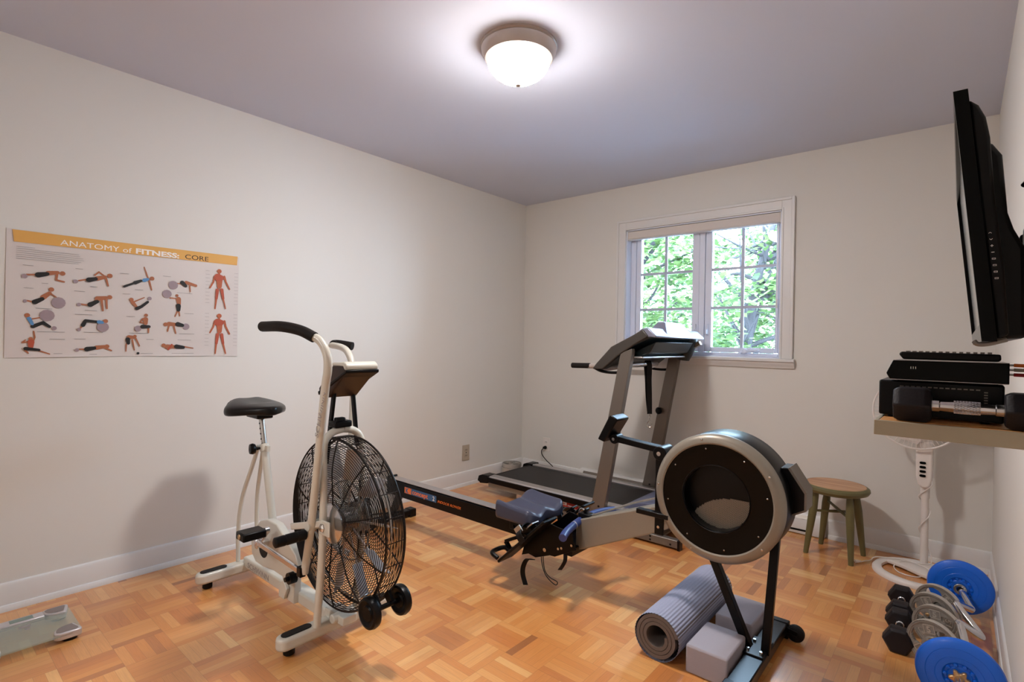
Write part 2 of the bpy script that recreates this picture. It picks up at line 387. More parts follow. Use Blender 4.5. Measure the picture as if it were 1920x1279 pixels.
struct('baseboard_back', base_profile((.026, 0, 0), (.64, 0, 0), (0, -1, 0)), M_trim)

# window: casing, sill, jambs, frame, two casements
cw = .078
b = MB()
for (x0, x1, z0, z1) in ((WX0-cw, WX0, WZ0-.0, WZ1+cw), (WX1, WX1+cw, WZ0, WZ1+cw), (WX0, WX1, WZ1, WZ1+cw)):
    b.box(x0, x1, -.014, 0, z0, z1)
b.box(WX0-cw, WX0-cw+.018, -.022, -.014, WZ0, WZ1+cw).box(WX1+cw-.018, WX1+cw, -.022, -.014, WZ0, WZ1+cw).box(WX0-cw+.018, WX1+cw-.018, -.022, -.014, WZ1+cw-.018, WZ1+cw)
b.box(WX0-.012, WX0, -.018, -.014, WZ0, WZ1+.012).box(WX1, WX1+.012, -.018, -.014, WZ0, WZ1+.012).box(WX0, WX1, -.018, -.014, WZ1, WZ1+.012)
struct('trim_2', b, M_trim, bevel=.003)
b = MB().prism([(0, 1.042), (-.012, 1.042), (-.016, 1.055), (-.026, 1.064), (-.03, 1.08), (-.042, 1.086), (-.042, 1.10), (-.038, 1.105), (.0, 1.105)], WX0-.09, WX1+.09, 'yz')
struct('trim_3', b, M_trim)
wn = struct('window_1', MB().box(WX0, WX0+.008, 0, .12, WZ0, WZ1).box(WX1-.008, WX1, 0, .12, WZ0, WZ1).box(WX0, WX1, 0, .12, WZ1-.008, WZ1).box(WX0, WX1, 0, .12, WZ0, WZ0+.008), M_vinyl)
FY = .07
b = MB().box(WX0+.008, WX0+.05, FY, .13, WZ0+.008, WZ1-.008).box(WX1-.03, WX1-.008, FY, .13, WZ0+.008, WZ1-.008).box(WX0+.05, WX1-.03, FY, .13, WZ0+.008, WZ0+.03).box(WX0+.05, WX1-.03, FY, .13, WZ1-.05, WZ1-.008)
b.box(1.60, 1.64, FY, .13, WZ0+.03, WZ1-.05)
struct('window_frame', b, M_vinyl, bevel=.003, parent=wn)
for (gx0, gx1, x0, x1) in ((1.128, 1.545, 1.088, 1.598), (1.69, 2.12, 1.642, 2.14)):
    b = MB(); y0, y1 = FY+.006, FY+.05
    z0, z1, gz0, gz1 = WZ0+.032, WZ1-.052, 1.172, 2.02
    b.box(x0, gx0, y0, y1, z0, z1).box(gx1, x1, y0, y1, z0, z1).box(gx0, gx1, y0, y1, z0, gz0).box(gx0, gx1, y0, y1, gz1, z1)
    sash = struct('sash', b, M_vinyl, bevel=.004, parent=wn)
    b = MB(); mx = (gx0+gx1)/2; b.box(mx-.0105, mx+.0105, y0+.001, y0+.011, gz0, gz1)
    for zz in (1.456, 1.735): b.box(gx0, gx1, y0+.002, y0+.010, zz-.0095, zz+.0095)
    struct('glazing_bars', b, M_shadedvinyl, parent=sash)
    struct('pane', MB().box(gx0-.004, gx1+.004, y0+.012, y0+.016, gz0-.004, gz1+.004), M_glass, parent=sash)
b = MB().bar((1.93, FY-.005, 1.150), (2.03, FY-.03, 1.155), .016, .012).lathe([(.022, 0), (.02, .012), (.008, .02)], (1.93, FY, 1.146), (0, -1, .4)).bar((2.0, FY, 1.145), (1.9, FY-.004, 1.142), .03, .014)
struct('crank_handle', b, M_vinyl, bevel=.003, parent=wn)
for xx in (1.575, 1.665):
    struct('sash_lock', MB().box(xx-.008, xx+.008, FY-.012, FY+.006, 1.26, 1.34).box(xx-.006, xx+.006, FY-.03, FY-.01, 1.265, 1.30), M_vinyl, bevel=.003, parent=wn)

# roller blind rolled up in the head of the window
r = thing('roller_blind', 'off-white roller blind rolled up at the head of the window', 'blind', (1.605, .01, 2.04))
pts = [(.045*math.cos(a), .035*math.sin(a)) for a in [k*PI/6 for k in range(12)]]
b = MB().prism([(-.004, 2.073), (-.002, 2.018), (.006, 2.008), (.05, 2.006), (.055, 2.02), (.055, 2.068), (.05, 2.074)], WX0+.012, WX1-.012, 'yz')
build('rolled_cloth', b, M_blind, r, bevel=.004)
for xa in (WX0+.0085, WX1-.012): build('end_bracket', MB().box(xa, xa+.0035, -.002, .05, 2.005, 2.075), M_trim, r)
b = MB().tube([(WX1-.028, .03, 2.01), (WX1-.030, .03, 1.8), (WX1-.033, .03, 1.49)], .0018, 6); build('pull_chain', b, M_white, r)
b = MB().tube([(WX1-.033, .03, 1.50), (WX1-.033, .03, 1.44)], .006, 8); build('chain_tensioner', b, M_white, r)

# outside: unseen ground tinted for bounce light, and trees
struct('ground', MB().box(-14, 16, T+.02, 22, -1.3, -1.2), M_bounceground)
def tree(label, x, y, zc, rx, ry, rz, n, leaf, trunk, seed, lm, size=.05):
    rd = random.Random(seed); t = thing('maple_tree', label, 'tree', (x, y, -1.2), 'maple trees outside the window')
    b = MB()
    tr = [Vector(p) for p in trunk]; b.tube(catmull(tr, 5), [.13-.1*i/(5*(len(tr)-1)) for i in range(5*(len(tr)-1)+1)], 10)
    for k in range(26):
        q = tr[1].lerp(tr[-1], rd.random()); a = rd.uniform(0, 2*PI); L = rd.uniform(.6, 1.5)
        e = q+Vector((math.cos(a)*L, math.sin(a)*L*.5, rd.uniform(-.1, 1.0)*L)); m = (q+e)/2+Vector((rd.uniform(-.12, .12), 0, rd.uniform(-.12, .12)))
        r0 = rd.uniform(.016, .045); b.tube(catmull([q, m, e], 4), [r0*(1-.8*i/8) for i in range(9)], 6)
    build('trunk', b, M_bark, t)
    b = MB(); vs, fs = [], []
    cl = []
    for k in range(n//34):
        u = rd.uniform(-1, 1); v = rd.uniform(-1, 1); w_ = rd.uniform(-1, 1)
        if u*u+v*v+w_*w_ > 1.25: continue
        cl.append(Vector((x+rx*u, y+ry*v, zc+rz*w_)))
    for c in cl:
        for j in range(40):
            p = c+Vector((rd.gauss(0, .17), rd.gauss(0, .15), rd.gauss(0, .09)))
            a = rd.uniform(0, 2*PI); s = size*rd.uniform(.7, 1.4); tilt = rd.uniform(-.7, .7); t2 = rd.uniform(-.5, .5)
            d1 = Vector((math.cos(a), math.sin(a), tilt)).normalized()*s; d2 = Vector((-math.sin(a), math.cos(a), t2)).normalized()*s*.62
            o = len(vs); dn = Vector((0, 0, -.2*s))
            vs += [p-d1, p-d2*.7+dn*.2, p-d1*.2+d2*-1, p+d1+dn, p-d1*.2+d2, p]
            fs += [(o, o+2, o+5), (o+2, o+3, o+5), (o+3, o+4, o+5), (o+4, o, o+5)]
    b.add(vs, fs); lf = build('leaves', b, lm, t, smooth=10); lf['kind'] = 'stuff'
    return t
tree('leafy pale green maple nearest the glass, filling the left casement', -.45, 2.6, 1.55, 1.5, .8, 1.25, 9000, 0, [(-1.0, 2.8, -1.2), (-.9, 2.8, .6), (-.45, 2.7, 1.9), (.0, 2.6, 2.9)], 3, M_leaf, .055)
tree('leafy maple with a thick grey trunk behind the right casement', 1.35, 4.9, 1.7, 1.7, .9, 1.5, 6500, 0, [(.72, 4.1, -1.2), (.70, 4.15, .8), (.82, 4.3, 2.1), (1.05, 4.5, 3.2)], 5, M_leaf, .06)
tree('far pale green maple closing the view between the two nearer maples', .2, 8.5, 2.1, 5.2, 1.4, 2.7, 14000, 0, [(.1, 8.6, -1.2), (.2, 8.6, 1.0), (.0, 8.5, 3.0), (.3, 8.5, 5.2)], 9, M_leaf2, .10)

# ceiling light
L = (1.63, -2.08, H)
t = thing('ceiling_light', 'round flush ceiling light with brushed metal rim and glowing frosted bowl', 'ceiling light', L)
b = MB().lathe([(.162, 0), (.162, -.008), (.155, -.013), (.160, -.017), (.158, -.03), (.149, -.048), (.143, -.058), (.136, -.060), (.139, -.05), (.10, -.01), (.0, -.01)], L, n=64)
build('metal_rim', b, M_nickel, t)
b = MB().lathe([(.1345, -.056)]+[(.1345*math.cos(a), -.056-.098*math.sin(a)) for a in [k*PI/28 for k in range(1, 14)]]+[(.001, -.154)], L, n=64, caps=False)
build('glass_bowl', b, emit_mat('lit_frosted_glass', (252, 245, 240), LAMP_EMIT), t)
build('finial', MB().lathe([(.006, -.15), (.016, -.153), (.017, -.161), (.011, -.170), (0, -.173)], L, n=20), M_nickel, t)

# outlets, vent heater
def outlet(name_label, c, n):
    pass
o = thing('wall_outlet', 'beige wall outlet low on the left wall', 'outlet', (0, -.728, .268))
b = MB().box(0, .006, -.768, -.688, .205, .331); build('cover_plate', b, M_almond, o, bevel=.003)
for z in (.245, .291): build('socket', MB().box(.005, .0085, -.746, -.710, z-.014, z+.014), M_almond, o, bevel=.003)
b = MB().cyl((.006, -.728, .268), (.0085, -.728, .268), .004, 10)
for z in (.245, .291): b.box(.0083, .0092, -.736, -.733, z-.006, z+.006).box(.0083, .0092, -.723, -.720, z-.006, z+.006)
build('slots', b, M_black, o)
o = thing('wall_outlet', 'white wall outlet on the window wall with a black plug in it', 'outlet', (.285, 0, .275))
b = MB().box(.247, .323, -.006, 0, .214, .336); build('cover_plate', b, M_white, o, bevel=.003)
for z in (.25, .298): build('socket', MB().box(.268, .302, -.0085, -.005, z-.014, z+.014), M_white, o, bevel=.002)
b = MB()
z = .298; b.box(.277, .280, -.0095, -.0083, z-.006, z+.006).box(.290, .293, -.0095, -.0083, z-.006, z+.006)
build('slots', b, M_black, o)

h = thing('baseboard_heater', 'long low white electric baseboard heater under the window', 'heater', (1.54, -.03, 0))
b = MB().prism([(0, .004), (-.05, .004), (-.052, .012), (-.052, .10), (-.030, .134), (0, .136)], .66, 2.455, 'yz'); build('casing', b, M_trim, h, bevel=.002)
b = MB()
for x0, x1 in ((.70, 1.36), (1.42, 2.02), (2.08, 2.37)): b.box(x0, x1, -.0535, -.052, .022, .034)
build('lower_slot', b, M_black, h)
b = MB().prism([(-.0525, .100), (-.0535, .101), (-.0405, .1215), (-.039, .1205)], .70, 2.37, 'yz'); build('upper_slot', b, M_gunmetal, h)

# ================================================================ POSTER
P0 = (0, -3.005, 1.34)
t = thing('fitness_poster', 'wide paper fitness poster with an orange title band on the left wall', 'poster', P0)
nu, nv = 40, 20; vs, fs = [], []
def wav(u, v): return .0022+.0012*math.sin(u*9+v*3)*math.sin(v*4)+(.004 if v < .05 else 0)*abs(math.sin(u*7))
for side in (0, 1):
    for j in range(nv+1):
        for i in range(nu+1):
            u, v = i/nu, j/nv; vs.append((wav(u, v)-side*.0008, -3.481+.943*u, 1.072+.550*v+(.004*math.sin(u*PI) if v == 0 else 0)))
o1 = (nu+1)*(nv+1)
for j in range(nv):
    for i in range(nu):
        a = j*(nu+1)+i; fs.append((a, a+1, a+nu+2, a+nu+1)); fs.append((o1+a, o1+a+nu+1, o1+a+nu+2, o1+a+1))
build('sheet', MB().add(vs, fs), M_paper, t)
PX = .0050
b = MB().prism([(-3.463, 1.619), (-2.546, 1.626), (-2.549, 1.577), (-3.457, 1.568)], .0043, .0047, 'yz'); build('title_band', b, M_offwhiteband, t)
text('title_lettering', 'ANATOMY of', .034, (.0048, -3.306, 1.5765), ROT_POSX, M_whiteprint, t, sx=1.30)
text('title_lettering', 'FITNESS:', .034, (.0048, -3.024, 1.5785), ROT_POSX, M_whiteprint, t, sx=1.50, bold=.0012)
text('title_lettering', 'CORE', .034, (.0048, -2.809, 1.580), ROT_POSX, M_blackprint, t, sx=1.28)
def capsule(b, pts, w, x, taper=.74):       # a printed limb: thicker at one end
    r_ = w/2
    if len(pts) == 1: pts = [pts[0], (pts[0][0]+.0002, pts[0][1])]; taper = 1
    n = len(pts)-1
    for i, ((y0, z0), (y1, z1)) in enumerate(zip(pts, pts[1:])):
        a = math.atan2(z1-z0, y1-y0); ra = r_*(1-(1-taper)*i/n); rb = r_*(1-(1-taper)*(i+1)/n)
        poly = [(y1+rb*math.cos(a+k*PI/6), z1+rb*math.sin(a+k*PI/6)) for k in range(-3, 4)]+[(y0+ra*math.cos(a+k*PI/6), z0+ra*math.sin(a+k*PI/6)) for k in range(3, 10)]
        b.prism(poly, x-.0002+.00002*i, x+.00003*i, 'yz')
FIGS=[
[('S',0.008,[(-3.415,1.431),(-3.38,1.435)]),('K',0.023,[(-3.378,1.434),(-3.349,1.441)]),('S',0.02,[(-3.345,1.445),(-3.313,1.451)]),('S',0.009,[(-3.315,1.442),(-3.317,1.418),(-3.29,1.412)]),('S',0.02,[(-3.296,1.449)]),('G',0.02,[(-3.422,1.424)])],
[('G',0.018,[(-3.25,1.418)]),('S',0.007,[(-3.238,1.423),(-3.204,1.433)]),('K',0.022,[(-3.202,1.43),(-3.177,1.437)]),('S',0.021,[(-3.172,1.439),(-3.142,1.449)]),('S',0.007,[(-3.18,1.454),(-3.165,1.471),(-3.145,1.455)]),('S',0.009,[(-3.139,1.449),(-3.129,1.409)]),('S',0.021,[(-3.123,1.457)])],
[('K',0.011,[(-3.066,1.412),(-2.996,1.448)]),('K',0.017,[(-3.023,1.434),(-2.999,1.446)]),('B',0.018,[(-2.985,1.45),(-2.971,1.456)]),('S',0.006,[(-2.968,1.46),(-2.986,1.515)]),('S',0.008,[(-2.965,1.454),(-2.953,1.405)]),('S',0.02,[(-2.952,1.462)])],
[('G',0.044,[(-2.859,1.438)]),('S',0.006,[(-2.842,1.449),(-2.827,1.447)]),('K',0.02,[(-2.818,1.455),(-2.802,1.439)]),('S',0.018,[(-2.799,1.457),(-2.761,1.447)]),('S',0.007,[(-2.783,1.441),(-2.78,1.411)]),('S',0.015,[(-2.755,1.445)])],
[('G',0.014,[(-3.419,1.317)]),('S',0.007,[(-3.413,1.319),(-3.391,1.315)]),('K',0.021,[(-3.387,1.315),(-3.363,1.33)]),('S',0.021,[(-3.359,1.338),(-3.339,1.357)]),('G',0.05,[(-3.308,1.317)]),('S',0.007,[(-3.337,1.357),(-3.307,1.333)]),('S',0.019,[(-3.333,1.374)])],
[('G',0.016,[(-3.236,1.314)]),('S',0.007,[(-3.229,1.316),(-3.2,1.313)]),('K',0.022,[(-3.195,1.316),(-3.17,1.332)]),('S',0.022,[(-3.168,1.346),(-3.138,1.352)]),('S',0.009,[(-3.153,1.341),(-3.147,1.291)]),('S',0.009,[(-3.135,1.349),(-3.132,1.302)]),('S',0.02,[(-3.122,1.356)])],
[('S',0.018,[(-3.036,1.351)]),('S',0.016,[(-3.032,1.34),(-3.016,1.318)]),('K',0.016,[(-3.013,1.309),(-2.994,1.32),(-2.969,1.344)]),('G',0.018,[(-2.961,1.362)]),('S',0.006,[(-3.027,1.34),(-2.983,1.365)])],
[('G',0.042,[(-2.886,1.391)]),('S',0.007,[(-2.871,1.372),(-2.844,1.37)]),('S',0.014,[(-2.841,1.386)]),('S',0.024,[(-2.834,1.368),(-2.831,1.344)]),('K',0.024,[(-2.834,1.333),(-2.833,1.313)]),('S',0.007,[(-2.839,1.302),(-2.848,1.278)]),('S',0.007,[(-2.83,1.303),(-2.827,1.282)])],
[('S',0.019,[(-3.411,1.256)]),('B',0.015,[(-3.405,1.242),(-3.394,1.219)]),('K',0.016,[(-3.392,1.208),(-3.359,1.226),(-3.337,1.209)]),('G',0.018,[(-3.321,1.203)]),('G',0.052,[(-3.346,1.258)]),('S',0.006,[(-3.401,1.239),(-3.36,1.25)])],
[('K',0.016,[(-3.22,1.22),(-3.211,1.241),(-3.164,1.237)]),('S',0.007,[(-3.22,1.22),(-3.23,1.204)]),('G',0.015,[(-3.234,1.2)]),('G',0.046,[(-3.146,1.214)]),('B',0.017,[(-3.161,1.237),(-3.149,1.235)]),('S',0.019,[(-3.136,1.242)])],
[('S',0.016,[(-2.974,1.278)]),('S',0.022,[(-2.976,1.258),(-2.975,1.238)]),('S',0.007,[(-2.987,1.261),(-2.998,1.244),(-2.984,1.238)]),('K',0.019,[(-2.989,1.221),(-2.961,1.222)]),('S',0.008,[(-2.963,1.216),(-2.963,1.192)]),('G',0.029,[(-3.007,1.211)])],
[('S',0.02,[(-2.889,1.236)]),('S',0.022,[(-2.874,1.239),(-2.844,1.237)]),('K',0.023,[(-2.835,1.239),(-2.814,1.234)]),('G',0.033,[(-2.797,1.228)]),('S',0.008,[(-2.874,1.232),(-2.88,1.201)]),('S',0.008,[(-2.853,1.229),(-2.843,1.192)])],
[('S',0.015,[(-3.398,1.155)]),('R',0.023,[(-3.397,1.141),(-3.397,1.12)]),('S',0.007,[(-3.391,1.141),(-3.385,1.161),(-3.389,1.187)]),('S',0.007,[(-3.406,1.141),(-3.425,1.138),(-3.415,1.149)]),('K',0.015,[(-3.414,1.112),(-3.371,1.106)]),('S',0.007,[(-3.371,1.103),(-3.335,1.088)]),('S',0.007,[(-3.416,1.106),(-3.405,1.092)])],
[('G',0.016,[(-3.24,1.106)]),('S',0.007,[(-3.233,1.109),(-3.209,1.11)]),('K',0.021,[(-3.204,1.11),(-3.177,1.115)]),('S',0.02,[(-3.169,1.117),(-3.137,1.122)]),('S',0.008,[(-3.136,1.116),(-3.111,1.103)]),('S',0.019,[(-3.129,1.123)])],
[('S',0.02,[(-3.043,1.168),(-3.021,1.168)]),('K',0.019,[(-3.048,1.158),(-3.045,1.139)]),('S',0.006,[(-3.053,1.132),(-3.054,1.1)]),('S',0.007,[(-3.029,1.155),(-3.02,1.106)]),('S',0.007,[(-3.016,1.165),(-2.999,1.126)]),('S',0.015,[(-3.019,1.173)]),('K',0.012,[(-3.005,1.09)])],
[('S',0.019,[(-2.896,1.13)]),('S',0.023,[(-2.881,1.123),(-2.848,1.123)]),('R',0.01,[(-2.875,1.11),(-2.86,1.134)]),('K',0.022,[(-2.839,1.124),(-2.808,1.12)]),('S',0.007,[(-2.805,1.124),(-2.762,1.116)])],
[('A',0.023,[(-2.64,1.534)]),('R',0.041,[(-2.646,1.5),(-2.631,1.499)]),('A',0.032,[(-2.639,1.487),(-2.638,1.451)]),('A',0.01,[(-2.663,1.503),(-2.669,1.473),(-2.685,1.44)]),('A',0.01,[(-2.614,1.508),(-2.606,1.48),(-2.586,1.441)]),('R',0.017,[(-2.648,1.432),(-2.652,1.385)]),('A',0.009,[(-2.652,1.385),(-2.658,1.33)]),('R',0.017,[(-2.626,1.434),(-2.618,1.387)]),('A',0.008,[(-2.618,1.387),(-2.605,1.333)])],
[('A',0.024,[(-2.636,1.292)]),('R',0.04,[(-2.642,1.257),(-2.626,1.256)]),('A',0.031,[(-2.634,1.244),(-2.633,1.208)]),('A',0.01,[(-2.658,1.262),(-2.664,1.233),(-2.681,1.2)]),('A',0.011,[(-2.609,1.264),(-2.602,1.235),(-2.582,1.195)]),('R',0.018,[(-2.643,1.19),(-2.648,1.143)]),('A',0.009,[(-2.648,1.143),(-2.653,1.088)]),('R',0.017,[(-2.622,1.19),(-2.614,1.143)]),('A',0.009,[(-2.614,1.143),(-2.6,1.088)])],
]
CAPS= [(-3.428, 1.472, -3.394), (-3.251, 1.477, -3.224), (-3.083, 1.474, -3.048), (-2.905, 1.48, -2.87), (-3.366, 1.399, -3.344), (-3.196, 1.4, -3.169), (-3.023, 1.401, -2.989), (-2.841, 1.401, -2.77), (-3.424, 1.374, -3.392), (-3.254, 1.375, -3.215), (-3.071, 1.377, -3.041), (-3.384, 1.288, -3.329), (-3.214, 1.289, -3.17), (-2.805, 1.296, -2.762), (-3.25, 1.269, -3.187), (-3.055, 1.269, -3.02), (-3.378, 1.186, -3.284), (-3.217, 1.188, -3.145), (-3.043, 1.189, -2.963), (-2.828, 1.19, -2.757), (-3.336, 1.154, -3.283), (-3.25, 1.156, -3.209), (-2.971, 1.159, -2.94), (-2.834, 1.158, -2.772), (-3.321, 1.09, -3.291), (-3.194, 1.086, -3.166), (-2.995, 1.089, -2.942), (-2.86, 1.089, -2.758)]
LAY = {'S': (M_skin, 'exercise_figure'), 'A': (M_muscle, 'anatomy_figure'), 'R': (M_redtop, 'red_muscle'), 'K': (M_blackprint, 'clothing'), 'B': (M_bluetop, 'top'), 'G': (M_ballgrey, 'ball')}
for fg in FIGS:
    base = None
    for i, key in enumerate('SAGRKB'):
        parts_ = [(w, p) for c, w, p in fg if c == key]
        if not parts_: continue
        if key == 'A':                                # head and torso, then each limb
            b = MB(); [capsule(b, p, w, PX+.00035*i+.00005*q) for q, (w, p) in enumerate(parts_[:2])]; capsule(b, [parts_[0][1][0], parts_[1][1][0]], .009, PX+.0003)
            base = build('anatomy_figure', b, M_muscle, t)
            for q, (w, p) in enumerate(parts_[2:]): b = MB(); capsule(b, p, w, PX+.0005+.00005*q); build('arm' if len(p) > 2 else 'leg', b, M_muscle, base)
        elif key == 'S':                               # one body: limbs joined under the printed clothes
            b = MB(); done = []
            for q, (w, p) in enumerate(parts_):
                if done:
                    e, f_ = min(((e, f_) for e in p for f_ in done), key=lambda t_: (t_[0][0]-t_[1][0])**2+(t_[0][1]-t_[1][1])**2)
                    wear = [v for c_, w_, p_ in fg if c_ in 'KB' for v in p_+[((p_[0][0]+p_[-1][0])/2, (p_[0][1]+p_[-1][1])/2)]]; md = ((e[0]+f_[0])/2, (e[1]+f_[1])/2)
                    if math.hypot(e[0]-f_[0], e[1]-f_[1]) > .004 and (math.hypot(e[0]-f_[0], e[1]-f_[1]) < .012 or min([math.hypot(v[0]-md[0], v[1]-md[1]) for v in wear]+[9]) < .006): capsule(b, [e, f_], .0055, PX+.00035*i+.00005*q-.00002, 1)
                capsule(b, p, w, PX+.00035*i+.00005*q); done += p
            base = build(LAY[key][1], b, LAY[key][0], t)
        else:
            for q, (w, p) in enumerate(parts_):
                b = MB(); capsule(b, p, w, PX+.00035*i+.00005*q)
                nm = LAY[key][1] if key != 'G' or w > .022 else 'shoe'
                build(nm, b, LAY[key][0], base if base is not None else t)
b = MB()
for i, (y0, z, y1) in enumerate(CAPS): b.box(.0043, .0046, y0, y1, z-.0009, z+.0009)
for k in range(7): b.box(.0043, .0046, -3.45, -3.45+(.06 if k == 0 else .22+.01*math.sin(k*5)), 1.549-.0085*k-.0006, 1.549-.0085*k+.0006)
for fy in (-2.66, -2.585):
    for k in range(22):
        if k in (10, 11): continue
        b.box(.0043, .0046, fy+.035*(1 if fy > -2.6 else -1)-.012, fy+.035*(1 if fy > -2.6 else -1)+.008, 1.53-.019*k, 1.531-.019*k)
build('caption_lines', b, M_greyprint, t)

# ================================================================ AIR BIKE
YC = -2.63
t = thing('exercise_bike', 'cream air-resistance exercise bike with a big black caged fan wheel and black saddle', 'exercise bike', (.8, YC, 0))
def stabiliser(x, y0, y1, z0=.034, z1=.082, w=.062, name='rear_stabiliser'):
    r_ = w/2; poly = [(x+r_*math.cos(a), y0+r_+r_*math.sin(a)) for a in [PI+k*PI/8 for k in range(9)]]+[(x+r_*math.cos(a), y1-r_+r_*math.sin(a)) for a in [k*PI/8 for k in range(9)]]
    o = build(name, MB().prism(poly, z0, z1, 'xy'), M_cream, t, bevel=.012, seg=4)
    b = MB()
    for ya, yb in ((y0+.018, y0+.135), (y1-.135, y1-.018)):
        rr = .018; p2 = [(x+rr*math.cos(a), ya+rr+rr*math.sin(a)) for a in [PI+k*PI/6 for k in range(7)]]+[(x+rr*math.cos(a), yb-rr+rr*math.sin(a)) for a in [k*PI/6 for k in range(7)]]
        build('grip_pad', MB().prism(p2, z1-.001, z1+.004, 'xy'), M_rubber, o, bevel=.0015)
    for yy in (y0+.055, y1-.055):
        build('rubber_foot', MB().lathe([(.017, 0), (.021, .004), (.021, .036)], (x-.012, yy, 0), n=16), M_rubber, o)
    return o
stabiliser(.412, -2.868, -2.375)
stabiliser(1.195, -2.868, -2.375, name='front_stabiliser')
mb_ = build('main_beam', MB().bar((.42, YC, .082), (1.20, YC, .082), .062, .05), M_cream, t, bevel=.008, seg=3)
text('beam_lettering', 'SCHWINN', .036, (.47, YC-.0315, .069), ROT_NEGY, M_greyprint, mb_, sx=1.3)
# seat tube, post, stays
build('seat_tube', MB().tube([(.690, YC, .19), (.648, YC, .348), (.556, YC, .66)], .0172, 16), M_cream, t)
build('post_clamp', MB().cyl((.563, YC, .64), (.553, YC, .672), .022, 20).obox((.585, YC, .655), (.03, .014, .026)), M_cream, t)
sp = build('seat_post', MB().cyl((.5565, YC, .655), (.512, YC, .812), .0128, 18), M_steel, t)
b = MB()
for k in range(6): b.cyl((.5525-.0068*k, YC-.0122, .672+.024*k), (.5525-.0068*k, YC-.0133, .672+.024*k), .0042, 8)
build('adjustment_holes', b, M_black, sp)
k_ = build('seat_knob', MB().lathe([(.006, 0), (.009, .02), (.022, .026), (.026, .036), (.023, .048), (.0, .052)], (.556, YC-.018, .655), (-.15, -1, 0), n=20), M_black, t)
for s in (-1, 1):
    P = catmull([(.520, YC+s*.012, .660), (.475, YC+s*.022, .55), (.412, YC+s*.036, .40), (.392, YC+s*.044, .25), (.400, YC+s*.046, .083)], 6)
    build('rear_stay', MB().tube(P, .0098, 12), M_cream, t)
# saddle
def saddle():
    vs, fs = [], []; nx, na = 18, 24
    for i in range(nx+1):
        u = i/nx; x = .352+.285*u
        hw = .142*math.sqrt(max(0.001, 1-((u-.34)/.37)**2)) if u < .34 else (.142*(1-((u-.34)/.66)**1.5)+.028*((u-.34)/.66))
        if u > .93: hw *= .8 if i < nx else .45
        if i == 0: hw = .12
        zt = .886-.030*u; th = .080-.038*u
        for k in range(na):
            a = 2*PI*k/na; cy, cz = math.cos(a), math.sin(a)
            yy = hw*(abs(cy)**.65)*(1 if cy >= 0 else -1)
            zz = zt-th/2+(th/2)*(abs(cz)**(.75 if cz > 0 else .45))*(1 if cz >= 0 else -1)
            zz -= .022*(abs(yy)/.14)**2*(1-.6*u)
            if cz < 0: zz += .026*math.exp(-(yy/.075)**2)*(1-u)                 # drooping wings
            if cz > 0 and u < .6: zz -= .010*math.exp(-(yy/.03)**2)
            vs.append((x, YC+yy, zz))
    for i in range(nx):
        for k in range(na): fs.append((i*na+k, i*na+(k+1) % na, (i+1)*na+(k+1) % na, (i+1)*na+k))
    fs += [tuple(range(na-1, -1, -1)), tuple(nx*na+k for k in range(na))]
    return MB().add(vs, fs)
sd_ = build('saddle', saddle(), M_saddle, t, smooth=60, sub=1)
build('saddle_clamp', MB().box(.435, .56, YC-.038, YC+.038, .792, .826).cyl((.53, YC-.03, .82), (.53, YC+.03, .82), .014), M_black, sd_, bevel=.006)
b = MB()
for s in (-1, 1): b.tube(catmull([(.42, YC+s*.05, .822), (.50, YC+s*.03, .812), (.60, YC+s*.012, .832)], 4), .004, 6)
build('saddle_rails', b, M_chrome, sd_)
# chain case
case = [(.709, .36), (.636, .337), (.562, .263), (.551, .218), (.558, .17), (.599, .139), (.675, .137), (.776, .149), (.858, .147), (.867, .111), (.862, .064), (.960, .061), (.962, .19), (1.0, .224), (.965, .27), (.892, .312), (.795, .358)]
def arc_hole(c, r, n=24): return [(c[0]+r*math.cos(2*PI*k/n), c[1]+r*math.sin(2*PI*k/n)) for k in range(n)]
cc = build('chain_case', MB().prism(case, YC-.052, YC-.018), M_cream, t, bevel=.005, seg=3)
build('crank_opening', MB().cyl((.678, YC-.0522, .222), (.678, YC-.0535, .222), .042, 28), M_black, cc)
build('bearing_nut', MB().lathe([(.0, 0), (.019, 0), (.019, .008), (.012, .014), (0, .014)], (.70, YC-.0535, .25), (0, -1, 0), n=18), M_chrome, cc)
build('small_bracket', MB().prism([(.86, .07), (.905, .07), (.93, .12), (.90, .15), (.86, .13)], YC-.068, YC-.053), M_cream, cc, bevel=.003)
build('idler_roller', MB().cyl((.955, YC-.075, .175), (.955, YC-.045, .175), .024, 20).cyl((.955, YC-.09, .175), (.955, YC-.04, .175), .010, 14), M_black, cc)
# crank, pedals
for s in (-1, 1):
    ye = YC+s*.10
    a, e = Vector((.72, ye, .262)), Vector((.72+.128*(-1 if s < 0 else 1)*-.72, ye, .262+.128*(1 if s < 0 else -1)*.69))
    cr = build('crank_arm', MB().bar(a, e, .012, .028).cyl((a.x, YC+s*.05, a.z), (a.x, ye+s*.007, a.z), .016, 16).cyl((e.x, ye-s*.008, e.z), (e.x, ye+s*.012, e.z), .015, 16), M_chrome, t, bevel=.003)
    pd = build('pedal', MB().box(e.x-.038, e.x+.038, min(ye+s*.018, ye+s*.115), max(ye+s*.018, ye+s*.115), e.z-.017, e.z+.017), M_black, t, bevel=.006)
    build('pedal_end_cap', MB().cyl((e.x, ye+s*.1145, e.z), (e.x, ye+s*.118, e.z), .011, 14), M_gold, pd)
